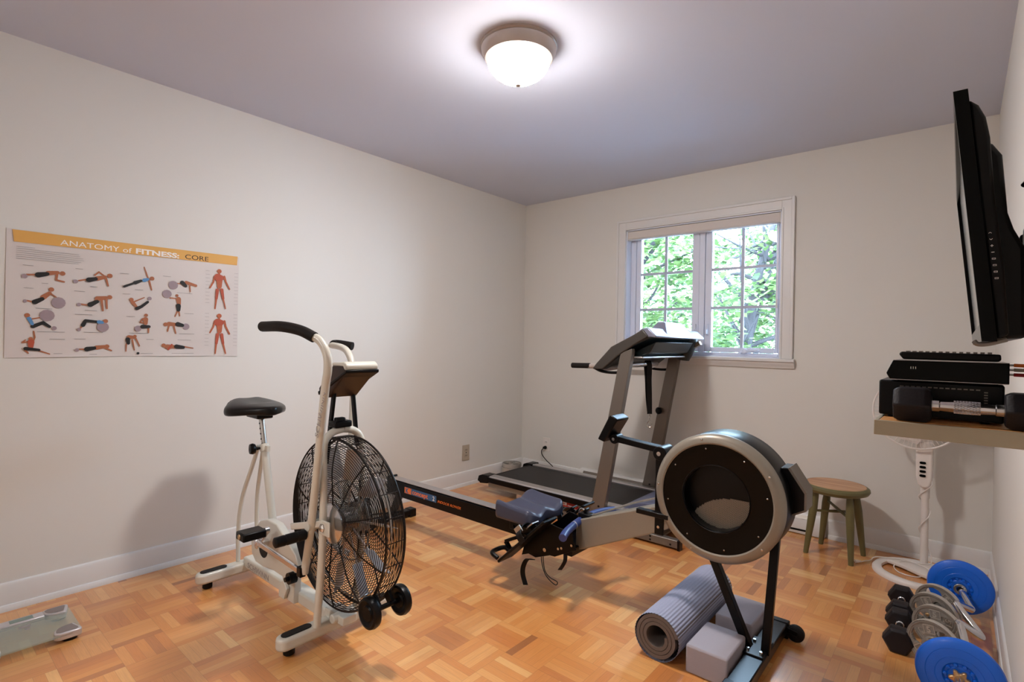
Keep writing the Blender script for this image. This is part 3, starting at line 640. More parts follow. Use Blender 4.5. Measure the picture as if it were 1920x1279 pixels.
# connecting rods + moving levers
for s in (-1, 1):
    yl = YC+s*.125
    build('connecting_rod', MB().bar((.74, YC+s*.112, .285), (1.115, YC+s*.112, .268), .012, .022).cyl((.74, YC+s*.104, .285), (.74, YC+s*.12, .285), .015, 16), M_chrome, t, bevel=.003)
    bx = -.002 if s < 0 else -.05
    if s < 0:
        P = [(1.160, -2.745, .275), (1.205, -2.75, .44), (1.258, -2.76, .654), (1.340, -2.78, .985), (1.366, -2.785, 1.07), (1.366, -2.790, 1.125), (1.335, -2.80, 1.172), (1.295, -2.82, 1.194)]
        G = [(1.318, -2.812, 1.184), (1.262, -2.835, 1.208), (1.17, -2.86, 1.222), (1.040, -2.87, 1.222)]
    else:
        P = [(1.0, -2.505, .275), (1.035, -2.50, .44), (1.06, -2.49, .654), (1.045, -2.47, .96), (1.015, -2.46, 1.065), (.965, -2.45, 1.118), (.90, -2.44, 1.140), (.80, -2.435, 1.150)]
        G = [(.815, -2.433, 1.152), (.800, -2.42, 1.155), (.815, -2.40, 1.155), (.868, -2.365, 1.146)]
    lv = build('handlebar_lever', MB().tube(catmull(P, 6), .0152, 16), M_cream, t)
    build('hand_grip', MB().tube(catmull(G, 6), .0198, 16), M_foam, lv)
    px = P[1][0]
    build('pivot_tube', MB().cyl((px+.004, YC+s*.085, .470), (px+.004, yl+s*.012, .470), .019, 18), M_cream, lv)
    build('foot_peg', MB().lathe([(.014, 0), (.019, .004), (.020, .03), (.018, .035), (.020, .04), (.020, .075), (.018, .08), (.020, .085), (.019, .118), (.012, .122)], (px, yl+s*.012, .44), (0, s, 0), n=18), M_rubber, lv)
    build('lever_end', MB().box(P[0][0]-.022, P[0][0]+.008, yl-.012, yl+.012, .262, .30), M_black, lv, bevel=.003)
    if s < 0: text('lever_lettering', 'SCHWINN', .032, (1.3185, -2.7905, .82), Matrix.Rotation(0, 3, 'X')@ROT_NEGY@Matrix.Rotation(math.radians(75), 3, 'Z'), M_greyprint, lv, sx=1.15)
# fork around the fan, crown
YM = -2.64
FX, FZ = 1.262, .474
for s in (-1, 1):
    yf_ = YM+s*.085
    P = [(1.222, yf_, .082), (1.248, yf_, .35), (1.252, yf_, .60), (1.245, yf_, .745), (1.240, YM+s*.074, .795), (1.238, YM+s*.042, .820), (1.237, YM+s*.001, .828)]
    fk = build('fork_leg', MB().tube(catmull(P, 6), .0145, 14), M_cream, t)
    build('axle_bracket', MB().box(1.245, FX+.055, YC+s*.106-.004, YC+s*.106+.004, FZ-.028, FZ+.028), M_cream, fk, bevel=.004)
    build('axle_nut', MB().lathe([(.0, 0), (.017, 0), (.017, .010), (.010, .016), (.0, .018)], (FX+.012, YC+s*.104, FZ), (0, s, 0), n=6), M_steel, fk, bevel=.001)
    build('frame_strut', MB().bar((1.045, YC+s*.112, .425), (1.27, YC+s*.108, .488), .010, .026), M_cream, t, bevel=.004)
build('console_base', MB().box(1.205, 1.258, YM-.045, YM+.03, .836, .862).box(1.218, 1.245, YM-.03, YM+.01, .825, .874), M_black, t, bevel=.006)
for A_, B_ in (((1.182, -2.675, .69), (1.226, -2.672, .985)), ((1.239, -2.575, .755), (1.208, -2.580, .975))):
    build('console_strut', MB().bar(A_, B_, .012, .020, up=(1, 0, 0)), M_blacksteel, t, bevel=.003)
con = build('console', MB().prism([(1.150, .985), (1.250, 1.080), (1.330, 1.086), (1.345, 1.060), (1.214, .952), (1.165, .952)], YC-.068, YC+.068), M_brown, t, bevel=.008, seg=3)
build('console_cap', MB().prism([(1.243, 1.078), (1.250, 1.090), (1.332, 1.096), (1.350, 1.082), (1.348, 1.064), (1.335, 1.064), (1.325, 1.078)], YC-.071, YC+.071), M_cream, con, bevel=.006, seg=3)
build('console_trim', MB().prism([(1.155, .972), (1.352, 1.066), (1.352, 1.054), (1.160, .958)], YC-.073, YC+.073), M_black, con, bevel=.003)
# fan cage
YM = -2.64
cage = build('fan_rim', MB().ring((FX, YM-.040, FZ), .322, .0032, n=96, m=8).ring((FX, YM+.040, FZ), .322, .0042, n=96, m=8), M_wire, t)
for s, nm in ((-1, 'near_cage'), (1, 'far_cage')):
    b = MB()
    def dome(r): return s*(.040+.022*math.sin(PI*min(1, (.322-r)/.13)/2) if r > .19 else .062-(.012 if s < 0 else -.02)*(1-r/.19))
    nr = 31
    for i in range(nr):
        r_ = .072+(.318-.072)*i/(nr-1)
        b.ring((FX, YM+dome(r_), FZ), r_, .0014, n=72, m=5)
    for k in range(10):
        a = 2*PI*k/10+.3
        b.tube([(FX+r_*math.cos(a), YM+dome(r_)-s*.003, FZ+r_*math.sin(a)) for r_ in [.06+.26*j/12 for j in range(13)]], .0028, 6)
    build(nm, b, M_wire, t)
    hub = build('cage_hub', MB().lathe([(0, .0), (.070, 0), (.074, .004), (.05, .010), (.03, .012), (.0, .014)], (FX, YM+s*(.051 if s < 0 else .075), FZ), (0, s, 0), n=40), M_chrome, t)
b = MB()
for i in range(7): b.ring((FX, YM-.036+.012*i, FZ), .3250, .0013, n=72, m=5)
for k in range(24):
    a = 2*PI*k/24; b.tube([(FX+.3235*math.cos(a), YM-.040, FZ+.3235*math.sin(a)), (FX+.3235*math.cos(a), YM+.040, FZ+.3235*math.sin(a))], .002, 5)
build('rim_wires', b, M_wire, t)
fan = build('fan_wheel', MB().ring((FX, YC, FZ), .150, .004, n=48).ring((FX, YC, FZ), .285, .004, n=64).cyl((FX, YC-.03, FZ), (FX, YC+.03, FZ), .045, 30), M_steel, t)
for k in range(10):
    a = 2*PI*k/10+.15; ca, sa = math.cos(a), math.sin(a)
    blade = MB().bar((FX+.05*ca, YC, FZ+.05*sa), (FX+.17*ca, YC, FZ+.17*sa), .006, .006).bar((FX+.165*ca, YC, FZ+.165*sa), (FX+.285*ca, YC, FZ+.285*sa), .062, .003, up=(-sa, .5, ca))
    build('fan_blade', blade, M_alu, fan)
AX, AZ = 1.542, .240
ax_ = build('transport_axle', MB().cyl((AX, -2.715, AZ), (AX, -2.58, AZ), .009, 14).bar((AX-.03, -2.675, AZ+.03), (AX, -2.675, AZ), .012, .03).bar((AX-.03, -2.62, AZ+.03), (AX, -2.62, AZ), .012, .03), M_black, t)
for y0 in (-2.712, -2.582):
    build('transport_wheel', MB().lathe([(.006, -.014), (.024, -.014), (.028, -.009), (.040, -.012), (.044, -.015), (.052, -.012), (.055, 0), (.052, .012), (.044, .015), (.040, .012), (.028, .009), (.024, .014), (.006, .014)], (AX, y0, AZ), (0, 1, 0), n=32), M_black, ax_)
build('frame_front_bracket', MB().box(1.17, 1.30, YC-.032, YC+.032, .082, .115).cyl((1.25, YC-.05, .10), (1.25, YC+.05, .10), .018, 16), M_cream, t, bevel=.004)

# ================================================================ ROWING MACHINE
YR = -1.67
t = thing('rowing_machine', 'black and silver air rowing machine with round flywheel housing and long monorail', 'rowing machine', (1.4, YR, 0))
rail = build('monorail', MB().box(.285, 1.50, YR-.034, YR+.034, .192, .285).box(.285, 1.50, YR-.026, YR+.026, .285, .291), M_blacksteel, t, bevel=.003)
build('rail_top_strip', MB().box(.285, 1.50, YR-.030, YR+.030, .291, .2935), M_alu, rail)
build('rail_end_stop', MB().box(.272, .288, YR-.036, YR+.036, .186, .302), M_black, rail, bevel=.003)
build('logo_decal', MB().box(.452, .745, YR-.0348, YR-.034, .228, .266), M_blueprint, rail)
build('logo_square', MB().box(.452, .505, YR-.0354, YR-.0348, .229, .265).box(.5075, .5155, YR-.0354, YR-.0348, .229, .265), M_orangeprint, rail)
build('logo_mark', MB().prism([(.462, .231), (.470, .231), (.470, .243), (.482, .231), (.492, .231), (.476, .247), (.492, .263), (.482, .263), (.470, .251), (.470, .263), (.462, .263)], YR-.0357, YR-.0354), M_blueprint, rail)
text('logo_lettering', 'concept', .040, (.525, YR-.035, .235), ROT_NEGY, M_orangeprint, rail, bold=.0006, sx=1.12)
text('logo_number', '2', .036, (.712, YR-.035, .235), ROT_NEGY, M_whiteprint, rail, bold=.0006)
text('rail_lettering', 'INDOOR ROWER', .021, (.755, YR-.0344, .232), ROT_NEGY, M_orangeprint, rail, shear=.25, sx=1.18)
rl = build('rear_leg', MB().bar((.36, YR, .195), (.285, YR, .045), .05, .022, up=(1, 0, 0)), M_blacksteel, t, bevel=.003)
build('rear_foot_bar', MB().box(.25, .305, -1.845, -1.495, .012, .050), M_blacksteel, rl, bevel=.006)
for ya in (-1.852, -1.54): build('foot_cap', MB().box(.246, .309, ya, ya+.052, 0, .053), M_black, rl, bevel=.006)
# seat
def rower_seat():
    vs, fs = [], []; nx, ny = 14, 24
    x0, x1, y0, y1 = 1.285, 1.545, YR-.150, YR+.150
    def top(u, v):
        z = .372+.010*math.sin(v*2*PI*1.0-PI/2)*-1
        z = .362+.022*abs(2*v-1)**2*(1.1-u*.4)-.018*math.exp(-((v-.28)/.12)**2)-.018*math.exp(-((v-.72)/.12)**2)+.006*math.exp(-((v-.5)/.07)**2)
        return z+.012*(1-u)**3
    def edge(u, v):
        x = x0+(x1-x0)*u
        if u < .5: x += .045*math.exp(-((v-.5)/.16)**2)*(1-2*u)        # scooped tail notch
        else: x -= .020*math.exp(-((v-.5)/.2)**2)*(2*u-1)
        cut = (abs(2*v-1)**6)*.03; x += cut*(1-2*u)
        return x
    for L_ in (0, 1):
        for i in range(nx+1):
            for j in range(ny+1):
                u, v = i/nx, j/ny; z = top(u, v)
                m = min(u, 1-u)*(x1-x0); q = min(v, 1-v)*(y1-y0); e_ = min(m, q)
                if e_ < .012: z -= .010*(1-e_/.012)**2
                vs.append((edge(u, v), y0+(y1-y0)*v, z if not L_ else .300))
    o1 = (nx+1)*(ny+1); w = ny+1
    for i in range(nx):
        for j in range(ny):
            a = i*w+j; fs += [(a, a+1, a+w+1, a+w), (o1+a, o1+a+w, o1+a+w+1, o1+a+1)]
    for i in range(nx):
        for a in (i*w, i*w+ny): fs.append((a, a+w, o1+a+w, o1+a))
    for j in range(ny):
        for a in (j, nx*w+j): fs.append((a, a+1, o1+a+1, o1+a))
    return MB().add(vs, fs)
st = build('seat', rower_seat(), M_seatblue, t, smooth=50, sub=1)
build('seat_carriage', MB().box(1.33, 1.50, YR-.055, YR-.040, .225, .305).box(1.33, 1.50, YR+.040, YR+.055, .225, .305).box(1.33, 1.50, YR-.055, YR+.055, .2945, .305), M_blacksteel, st, bevel=.003)
for xx in (1.355, 1.475):
    build('seat_roller', MB().cyl((xx, YR-.045, .303), (xx, YR+.045, .303), .011, 16).cyl((xx, YR-.062, .240), (xx, YR-.052, .240), .009, 14), M_black, st)
# foot stretcher assembly
fsr = build('footrest_frame', MB().prism([(1.452, .139), (1.495, .156), (1.538, .149), (1.621, .182), (1.651, .184), (1.722, .222), (1.765, .242), (1.742, .318), (1.66, .324), (1.591, .336), (1.535, .284), (1.485, .247), (1.470, .20)], YR-.105, YR-.097).prism([(1.452, .139), (1.495, .156), (1.538, .149), (1.621, .182), (1.651, .184), (1.722, .222), (1.765, .242), (1.742, .318), (1.66, .324), (1.591, .336), (1.535, .284), (1.485, .247), (1.470, .20)], YR+.097, YR+.105).box(1.46, 1.74, YR-.097, YR+.097, .205, .240), M_blacksteel, t, bevel=.002)
build('frame_bolt', MB().cyl((1.596, YR-.105, .203), (1.596, YR-.112, .203), .009, 14).cyl((1.69, YR-.105, .235), (1.69, YR-.110, .235), .006, 12).cyl((1.672, YR-.105, .228), (1.672, YR-.110, .228), .006, 12).cyl((1.745, YR-.105, .262), (1.745, YR-.110, .262), .006, 12).cyl((1.695, YR-.105, .292), (1.695, YR-.110, .292), .006, 12), M_steel, fsr)
for s in (-1, 1):
    yc_ = YR+s*.165
    fb = build('footboard', MB().bar((1.395, yc_, .122), (1.665, yc_, .375), .105, .014, up=(-.68, 0, .73)), M_black, t, bevel=.004)
    dirv = Vector((.27, 0, .253)).normalized(); nn = Vector((-dirv.z, 0, dirv.x))
    m_ = Vector((1.55, yc_, .267))
    build('heel_cup', MB().tube(catmull([Vector((1.40, yc_-.048, .13))+nn*.012, Vector((1.385, yc_-.046, .12))+nn*.045, Vector((1.375, yc_, .11))+nn*.055, Vector((1.385, yc_+.046, .12))+nn*.045, Vector((1.40, yc_+.048, .13))+nn*.012], 5), .011, 8), M_black, fb)
    build('foot_strap', MB().ribbon(catmull([m_-nn*.012+Vector((0, -.062, 0)), m_+nn*.035+Vector((0, -.058, 0)), m_+nn*.062, m_+nn*.035+Vector((0, .058, 0)), m_-nn*.012+Vector((0, .062, 0))], 5), dirv*.036, .003), M_rubber, fb)
    build('strap_buckle', MB().obox(m_+nn*.05+Vector((0, -.045, 0)), (.044, .006, .034), (0, -.75, 0)).obox(m_+dirv*.05+nn*.035, (.05, .05, .008), (0, -.75, 0)), M_steel if s < 0 else M_black, fb, bevel=.002)
    if s < 0:
        build('hanging_strap', MB().ribbon(catmull([(1.545, yc_+.03, .150), (1.512, yc_+.03, .143), (1.490, yc_+.03, .105), (1.487, yc_+.03, .065), (1.505, yc_+.03, .018)], 6), (.018, .015, 0), .003), M_rubber, fb)
lp = build('loop_handle', MB().bar((1.345, YR-.10, .178), (1.42, YR-.10, .216), .02, .016).bar((1.345, YR-.10, .178), (1.378, YR-.10, .141), .02, .016).bar((1.372, YR-.10, .143), (1.483, YR-.10, .205), .02, .014), M_black, fsr, bevel=.002)
build('hanging_cord', MB().tube(catmull([(1.572, YR-.09, .180), (1.580, YR-.095, .135), (1.594, YR-.10, .099), (1.622, YR-.10, .078), (1.664, YR-.10, .070), (1.660, YR-.105, .056), (1.624, YR-.105, .068), (1.590, YR-.10, .092), (1.568, YR-.095, .140), (1.566, YR-.09, .180)], 6), .0022, 6), M_rubber, fsr)
build('hook_strap', MB().ribbon(catmull([(1.700, YR-.09, .215), (1.703, YR-.095, .180), (1.694, YR-.10, .155), (1.678, YR-.10, .130)], 5), (.014, .012, 0), .003), M_rubber, fsr)
# silver main frame
fr = build('main_frame', MB().prism([(1.72, .215), (1.72, .350), (1.74, .363), (2.10, .500), (2.175, .512), (2.175, .425), (2.13, .400), (1.76, .228)], YR-.038, YR+.038), M_silver, t, bevel=.006, seg=3)
build('column', MB().box(2.112, 2.152, YR-.044, YR+.044, .39, .735).cyl((2.13, YR-.046, .728), (2.13, YR+.046, .728), .030, 24), M_black, t, bevel=.004)
build('column_bolt', MB().cyl((2.128, YR-.045, .728), (2.128, YR-.050, .728), .009, 14).cyl((2.132, YR-.045, .425), (2.132, YR-.050, .425), .006, 12), M_steel, t)
arm = build('monitor_arm', MB().bar((2.13, YR, .737), (1.912, YR, .757), .046, .026).cyl((1.905, YR-.028, .757), (1.905, YR+.028, .757), .022, 22), M_black, t, bevel=.003)
build('arm_bolt', MB().cyl((1.905, YR-.028, .757), (1.905, YR-.033, .757), .007, 12), M_steel, arm)
mo = build('monitor', MB().prism([(1.862, .742), (1.892, .732), (1.955, .836), (1.952, .846), (1.885, .856), (1.874, .852)], YR-.045, YR+.045) if False else MB().prism([(1.838, .752), (1.872, .742), (1.936, .846), (1.930, .853), (1.905, .866), (1.895, .862)], YR-.056, YR+.056), M_black, t, bevel=.005)
build('monitor_screen', MB().bar((1.846, YR, .772), (1.886, YR, .838), .07, .002, up=(-.85, 0, .5)), M_lcd, mo)
# flywheel housing
FC = (2.387, YR, .610)
hz = build('flywheel_housing', MB().lathe([(.215, -.118), (.232, -.108), (.240, -.09), (.240, .055), (.232, .070), (.0, .075), (.0, .07), (.20, .06), (.20, -.10), (.215, -.112)], FC, (0, 1, 0), n=96, closed=True), M_black, t)
build('silver_ring', MB().lathe([(.203, -.124), (.208, -.1275), (.220, -.127), (.232, -.120), (.2405, -.106), (.2400, -.092), (.236, -.092), (.232, -.105), (.218, -.114), (.205, -.116)], FC, (0, 1, 0), n=96, closed=True), M_silver, hz)
build('front_plate', MB().lathe([(.122, -.090), (.122, -.114), (.126, -.118), (.14, -.119), (.206, -.1205), (.206, -.112), (.130, -.105), (.128, -.09)], FC, (0, 1, 0), n=96, closed=True), M_blackgloss, hz)
build('fan_well', MB().lathe([(.1215, -.112), (.1215, -.066), (.0, -.066), (.0, -.060), (.126, -.060), (.126, -.112)], FC, (0, 1, 0), n=64, closed=True), M_black, hz)
# perforated screen at the back of the well, only the lower part uncovered
screen_outline = [(2.287, .520), (2.303, .545), (2.325, .566), (2.350, .583), (2.380, .597), (2.414, .606), (2.450, .610), (2.495, .609), (2.502, .58), (2.500, .568), (2.48, .52), (2.45, .49), (2.403, .48), (2.35, .485), (2.31, .50)]
def perforated():
    b = MB(); y0 = YR-.074; st_ = .0050
    def inside(x, z):
        c = False; n = len(screen_outline); j = n-1
        for i in range(n):
            a, q = screen_outline[i], screen_outline[j]
            if (a[1] > z) != (q[1] > z) and x < (q[0]-a[0])*(z-a[1])/(q[1]-a[1])+a[0]: c = not c
            j = i
        return c
    r0 = 0; z = .486
    while z < .614:
        x = 2.285+(st_/2 if r0 % 2 else 0)
        while x < 2.50:
            if inside(x, z) and (x-2.387)**2+(z-.61)**2 < .1205**2:
                h = st_*.56; ri = .0015; o = len(b.v)
                for k in range(6): b.v.append((x+h*math.sin(k*PI/3), y0, z+h*math.cos(k*PI/3)))
                for k in range(6): b.v.append((x+ri*math.sin(k*PI/3), y0, z+ri*math.cos(k*PI/3)))
                for k in range(6): b.f.append((o+k, o+(k+1) % 6, o+6+(k+1) % 6, o+6+k))
            x += st_
        z += st_*.866; r0 += 1
    return b
build('well_rim', MB().ring((FC[0], YR-.119, FC[2]), .1245, .0022, n=72, m=8), M_blacksteel, hz)
build('perforated_screen', perforated(), M_silver, hz)
b = MB()
for k in range(5):
    a = 2*PI*k/5+.55; b.lathe([(.0, .003), (.004, .002), (.0045, 0)], (FC[0]+.222*math.cos(a), YR-.1265, FC[2]+.222*math.sin(a)), (0, -1, 0), n=10)
for k in range(8):
    a = 2*PI*k/8+.2; b.lathe([(.0, .003), (.003, .002), (.0035, 0)], (FC[0]+.186*math.cos(a), YR-.1200, FC[2]+.186*math.sin(a)), (0, -1, 0), n=8)
build('housing_screws', b, M_steel, hz)
build('damper_box', MB().prism([(2.590, .60), (2.625, .575), (2.668, .600), (2.668, .665), (2.615, .745), (2.585, .745)], YR-.02, YR+.075), M_blacksteel, hz, bevel=.004)
build('damper_face', MB().prism([(2.627, .577), (2.672, .602), (2.672, .667), (2.617, .750), (2.610, .745), (2.665, .663), (2.665, .605), (2.622, .580)], YR-.022, YR+.077), M_gunmetal, hz)
build('chain_guide', MB().box(2.07, 2.21, YR-.128, YR-.098, .488, .508), M_black, hz, bevel=.003)
# handle + chain
hd = build('handle', MB().tube(catmull([(1.762, YR-.205, .327), (1.744, YR-.15, .334), (1.735, YR-.08, .343), (1.735, YR, .354), (1.743, YR+.08, .361), (1.762, YR+.15, .362), (1.785, YR+.205, .360)], 6), .0175, 18), M_navy, t)
build('grip_band', MB().cyl((1.7345, YR-.075, .3435), (1.7352, YR-.069, .3445), .0180, 20), M_alu, hd)
build('handle_bracket', MB().box(1.722, 1.785, YR-.024, YR+.024, .332, .388).bar((1.745, YR, .39), (1.76, YR, .41), .03, .012), M_black, hd, bevel=.004)
build('chain', MB().tube([(1.775, YR, .378), (2.00, YR, .488), (2.155, YR-.01, .552)], .0045, 8), M_steel, hd)
build('handle_hook', MB().tube(catmull([(1.70, YR+.02, .325), (1.70, YR+.02, .375), (1.715, YR+.02, .395), (1.745, YR+.02, .385)], 5), .004, 8), M_steel, t)
# front legs and foot bar
lg = build('front_leg', MB().bar((2.335, YR-.03, .40), (2.492, YR-.03, .055), .032, .030, up=(1, 0, 0)), M_blacksteel, t, bevel=.003)
build('front_leg', MB().bar((2.565, YR+.03, .50), (2.549, YR-.03, .055), .024, .030, up=(1, 0, 0)), M_blacksteel, t, bevel=.003)
fb = build('front_foot_bar', MB().box(2.492, 2.560, -1.985, -1.40, .022, .062), M_blacksteel, t, bevel=.004)
build('foot_plate', MB().box(2.488, 2.556, -1.76, -1.62, .0615, .068), M_blacksteel, fb, bevel=.002)
build('plate_bolt', MB().cyl((2.497, -1.735, .068), (2.497, -1.735, .076), .006, 10).cyl((2.543, -1.735, .068), (2.543, -1.735, .076), .006, 10).cyl((2.50, -1.66, .068), (2.50, -1.66, .076), .006, 10), M_steel, fb)
for y0 in (-1.42, -1.975):
    build('caster_bracket', MB().bar((2.548, y0, .045), (2.60, y0, .035), .034, .022), M_black, fb, bevel=.003)
    build('caster_wheel', MB().lathe([(.005, -.013), (.026, -.013), (.032, -.009), (.033, 0), (.032, .009), (.026, .013), (.005, .013)], (2.590, y0-.003, .033), (0, 1, 0), n=28), M_rubber, fb)
for ya in (-1.43, -1.99): build('foot_cap', MB().box(2.488, 2.564, ya, ya+.035, 0, .065), M_black, fb, bevel=.004)

# ================================================================ TREADMILL
YN, YF = -.745, -.195      # side rails
UN, UF = -.835, -.112      # uprights
t = thing('treadmill', 'silver grey folding treadmill with a black belt, parked below the window', 'treadmill', (1.0, -.55, 0))
dk = build('deck_belt', MB().box(.285, 1.46, YN+.045, YF-.045, .108, .130), M_belt, t, bevel=.008)
build('end_roller', MB().cyl((.292, YN+.04, .108), (.292, YF-.04, .108), .025, 24), M_belt, dk)
for y0, s in ((YN, -1), (YF, 1)):
    rl = build('side_rail', MB().prism([(s*-.038, .115), (s*.036, .115), (s*.036, .128), (s*.026, .138), (s*-.030, .141), (s*-.038, .136)], .30, 1.50, 'yz'), M_alu, t)
    me = rl.data
    for v in me.vertices: v.co.y += y0
    build('rail_skirt', MB().box(.27, 1.46, min(y0+s*.030, y0+s*.046), max(y0+s*.030, y0+s*.046), .092, .130), M_blacksteel, rl, bevel=.003)
    build('rail_end_cap', MB().prism([(.203, .092), (.215, .130), (.25, .144), (.312, .144), (.312, .085), (.235, .075)], min(y0-s*.046, y0+s*.050), max(y0-s*.046, y0+s*.050)), M_black, rl, bevel=.005)
    build('frame_side', MB().box(.30, 1.52, y0+s*.020-.008, y0+s*.020+.008, .052, .094), M_silver, rl, bevel=.003)
dec = build('brand_decal', MB().prism([(.87, .093), (1.10, .093), (1.135, .073), (1.120, .057), (.87, .057)], YN-.0285-.0006, YN-.0285), M_red, t)
text('decal_lettering', 'Club', .026, (.925, YN-.0294, .068), ROT_NEGY, M_whiteprint, dec, bold=.0005)
build('decal_badge', MB().box(.990, 1.035, YN-.0294, YN-.0289, .066, .086), M_whiteprint, dec)
text('decal_badge_lettering', 'MX', .018, (.998, YN-.0297, .070), ROT_NEGY, M_red, dec, bold=.0005)
text('decal_lettering', 'TRAINING', .013, (1.042, YN-.0294, .064), ROT_NEGY, M_whiteprint, dec, bold=.0003)
build('rear_foot', MB().cyl((.60, YN-.01, .03), (.60, YN+.03, .03), .03, 20).box(.585, .615, YN, YN+.02, .03, .07), M_chrome, t)
build('rear_foot', MB().cyl((.60, YF-.03, .03), (.60, YF+.01, .03), .03, 20).box(.585, .615, YF-.02, YF, .03, .07), M_chrome, t)
build('cross_brace', MB().box(1.06, 1.12, UN, UF, .014, .056), M_silver, t, bevel=.003)
for y0 in (UN, UF):
    bb = build('base_bar', MB().box(1.05, 1.862, y0-.022, y0+.022, .012, .058), M_gunmetal, t, bevel=.004)
    build('base_end_cap', MB().box(1.855, 1.870, y0-.023, y0+.023, 0, .060), M_black, bb, bevel=.003)
    build('base_holes', MB().cyl((1.815, y0-.0225, .028), (1.815, y0-.0215, .028), .006, 10).cyl((1.69, y0-.0225, .026), (1.69, y0-.0215, .026), .006, 10).cyl((1.69, y0-.0225, .046), (1.69, y0-.0215, .046), .006, 10), M_black, bb)
    ft = build('base_foot', MB().box(1.06, 1.11, y0-.02, y0+.02, 0, .014), M_black, bb)
build('base_bar', MB().box(1.66, 1.72, UN, UF, .014, .056), M_gunmetal, t, bevel=.004)
hood = build('motor_hood', MB().prism([(1.42, .100), (1.42, .134), (1.54, .190), (1.66, .207), (1.80, .190), (1.84, .140), (1.84, .080), (1.50, .080)], YN+.00, YF-.00), M_bluegrey, t, bevel=.010, seg=3)
build('hood_step', MB().prism([(1.39, .09), (1.39, .128), (1.70, .145), (1.80, .11), (1.80, .09)], YN-.055, YN+.002), M_bluegrey, hood, bevel=.006)
build('hood_label', MB().bar((1.555, -.42, .1930), (1.615, -.42, .2015), .10, .001).bar((1.60, -.28, .1995), (1.64, -.28, .205), .06, .001), M_whiteprint, hood)
for y0, s in ((UN, -1), (UF, 1)):
    up = build('upright', MB().prism([(1.262, .052), (1.262, .10), (1.283, .16), (1.462, 1.09), (1.470, 1.125), (1.545, 1.155), (1.548, 1.135), (1.378, .16), (1.36, .052)], y0-.022, y0+.022), M_gunmetal, t, bevel=.004)
    build('upright_bolt', MB().cyl((1.335, y0-.0225, .145), (1.335, y0-.0245, .145), .007, 12), M_black, up)
build('storage_knob', MB().lathe([(.006, 0), (.008, .012), (.024, .016), (.026, .03), (.016, .04), (0, .042)], (1.412, UF-.020, .70), (-.3, -1, 0), n=12), M_black, t)
# console
con = build('console', MB().prism([(1.275, 1.020), (1.300, 1.052), (1.385, 1.140), (1.400, 1.158), (1.545, 1.226), (1.600, 1.262), (1.655, 1.236), (1.640, 1.214), (1.560, 1.178), (1.455, 1.108), (1.345, 1.020)], UN-.012, UF+.025), M_teal, t, bevel=.012, seg=3)
build('console_side', MB().prism([(1.270, 1.018), (1.300, 1.056), (1.388, 1.146), (1.404, 1.163), (1.555, 1.238), (1.618, 1.274), (1.655, 1.232), (1.56, 1.176), (1.455, 1.108), (1.345, 1.018)], UN-.028, UN-.008), M_consoledark, con, bevel=.008, seg=3)
build('console_top', MB().prism([(1.590, 1.262), (1.606, 1.278), (1.650, 1.282), (1.702, 1.234), (1.698, 1.222), (1.665, 1.228), (1.640, 1.226)], UN-.020, UF+.030), M_consolelight, con, bevel=.006, seg=3)
vs = [(1.555, -.68, 1.258), (1.555, -.24, 1.258), (1.690, -.24, 1.244), (1.690, -.68, 1.244), (1.597, -.61, 1.330), (1.597, -.33, 1.330), (1.645, -.33, 1.328), (1.645, -.61, 1.328)]
build('console_hump', MB().add(vs, [(0, 3, 2, 1), (4, 5, 6, 7), (0, 1, 5, 4), (1, 2, 6, 5), (2, 3, 7, 6), (3, 0, 4, 7)]), M_consolelight, con, bevel=.010, seg=3)
build('console_display', MB().obox((1.573, -.47, 1.296), (.004, .24, .05), (0, .5, 0)), M_black, con)
build('console_shroud', MB().lathe([(.085, .10), (.080, .03), (.062, -.05), (.045, -.09)], (1.575, UF-.01, 1.165), (.12, 0, 1), n=28), M_teal, con)
build('cup_holder', MB().prism([(1.455, 1.105), (1.60, 1.175), (1.66, 1.20), (1.62, 1.13), (1.53, 1.09)], UN+.07, UF-.06), M_teal, con, bevel=.006)
build('tray_edge', MB().box(1.48, 1.60, UN+.02, UF-.02, 1.096, 1.106), M_alu, con, bevel=.002)
build('wall_clip', MB().obox((1.66, UF+.0, 1.185), (.06, .04, .03), (0, -.5, 0)), M_silver, con, bevel=.003)
build('cross_handle', MB().tube(catmull([(1.29, UN+.0, 1.032), (1.34, UN+.05, 1.022), (1.43, UN+.15, 1.044), (1.47, (UN+UF)/2, 1.050), (1.43, UF-.15, 1.044), (1.34, UF-.05, 1.022), (1.29, UF-.0, 1.032)], 6), .016, 14), M_alu, t)
for y0 in (UN, UF):
    gp = build('hand_grip', MB().tube([(1.240, y0, 1.036), (1.12, y0, 1.033), (1.100, y0, 1.033)], .0175, 16), M_foam, t)
    build('grip_collar', MB().cyl((1.285, y0, 1.036), (1.232, y0, 1.034), .0165, 16), M_nickel, gp)
    build('lower_loop', MB().tube(catmull([(1.27, y0+.002, 1.024), (1.32, y0+.01, 1.004), (1.40, y0+.02, .998), (1.47, y0+.03, 1.006)], 5), .009, 10), M_black, gp)

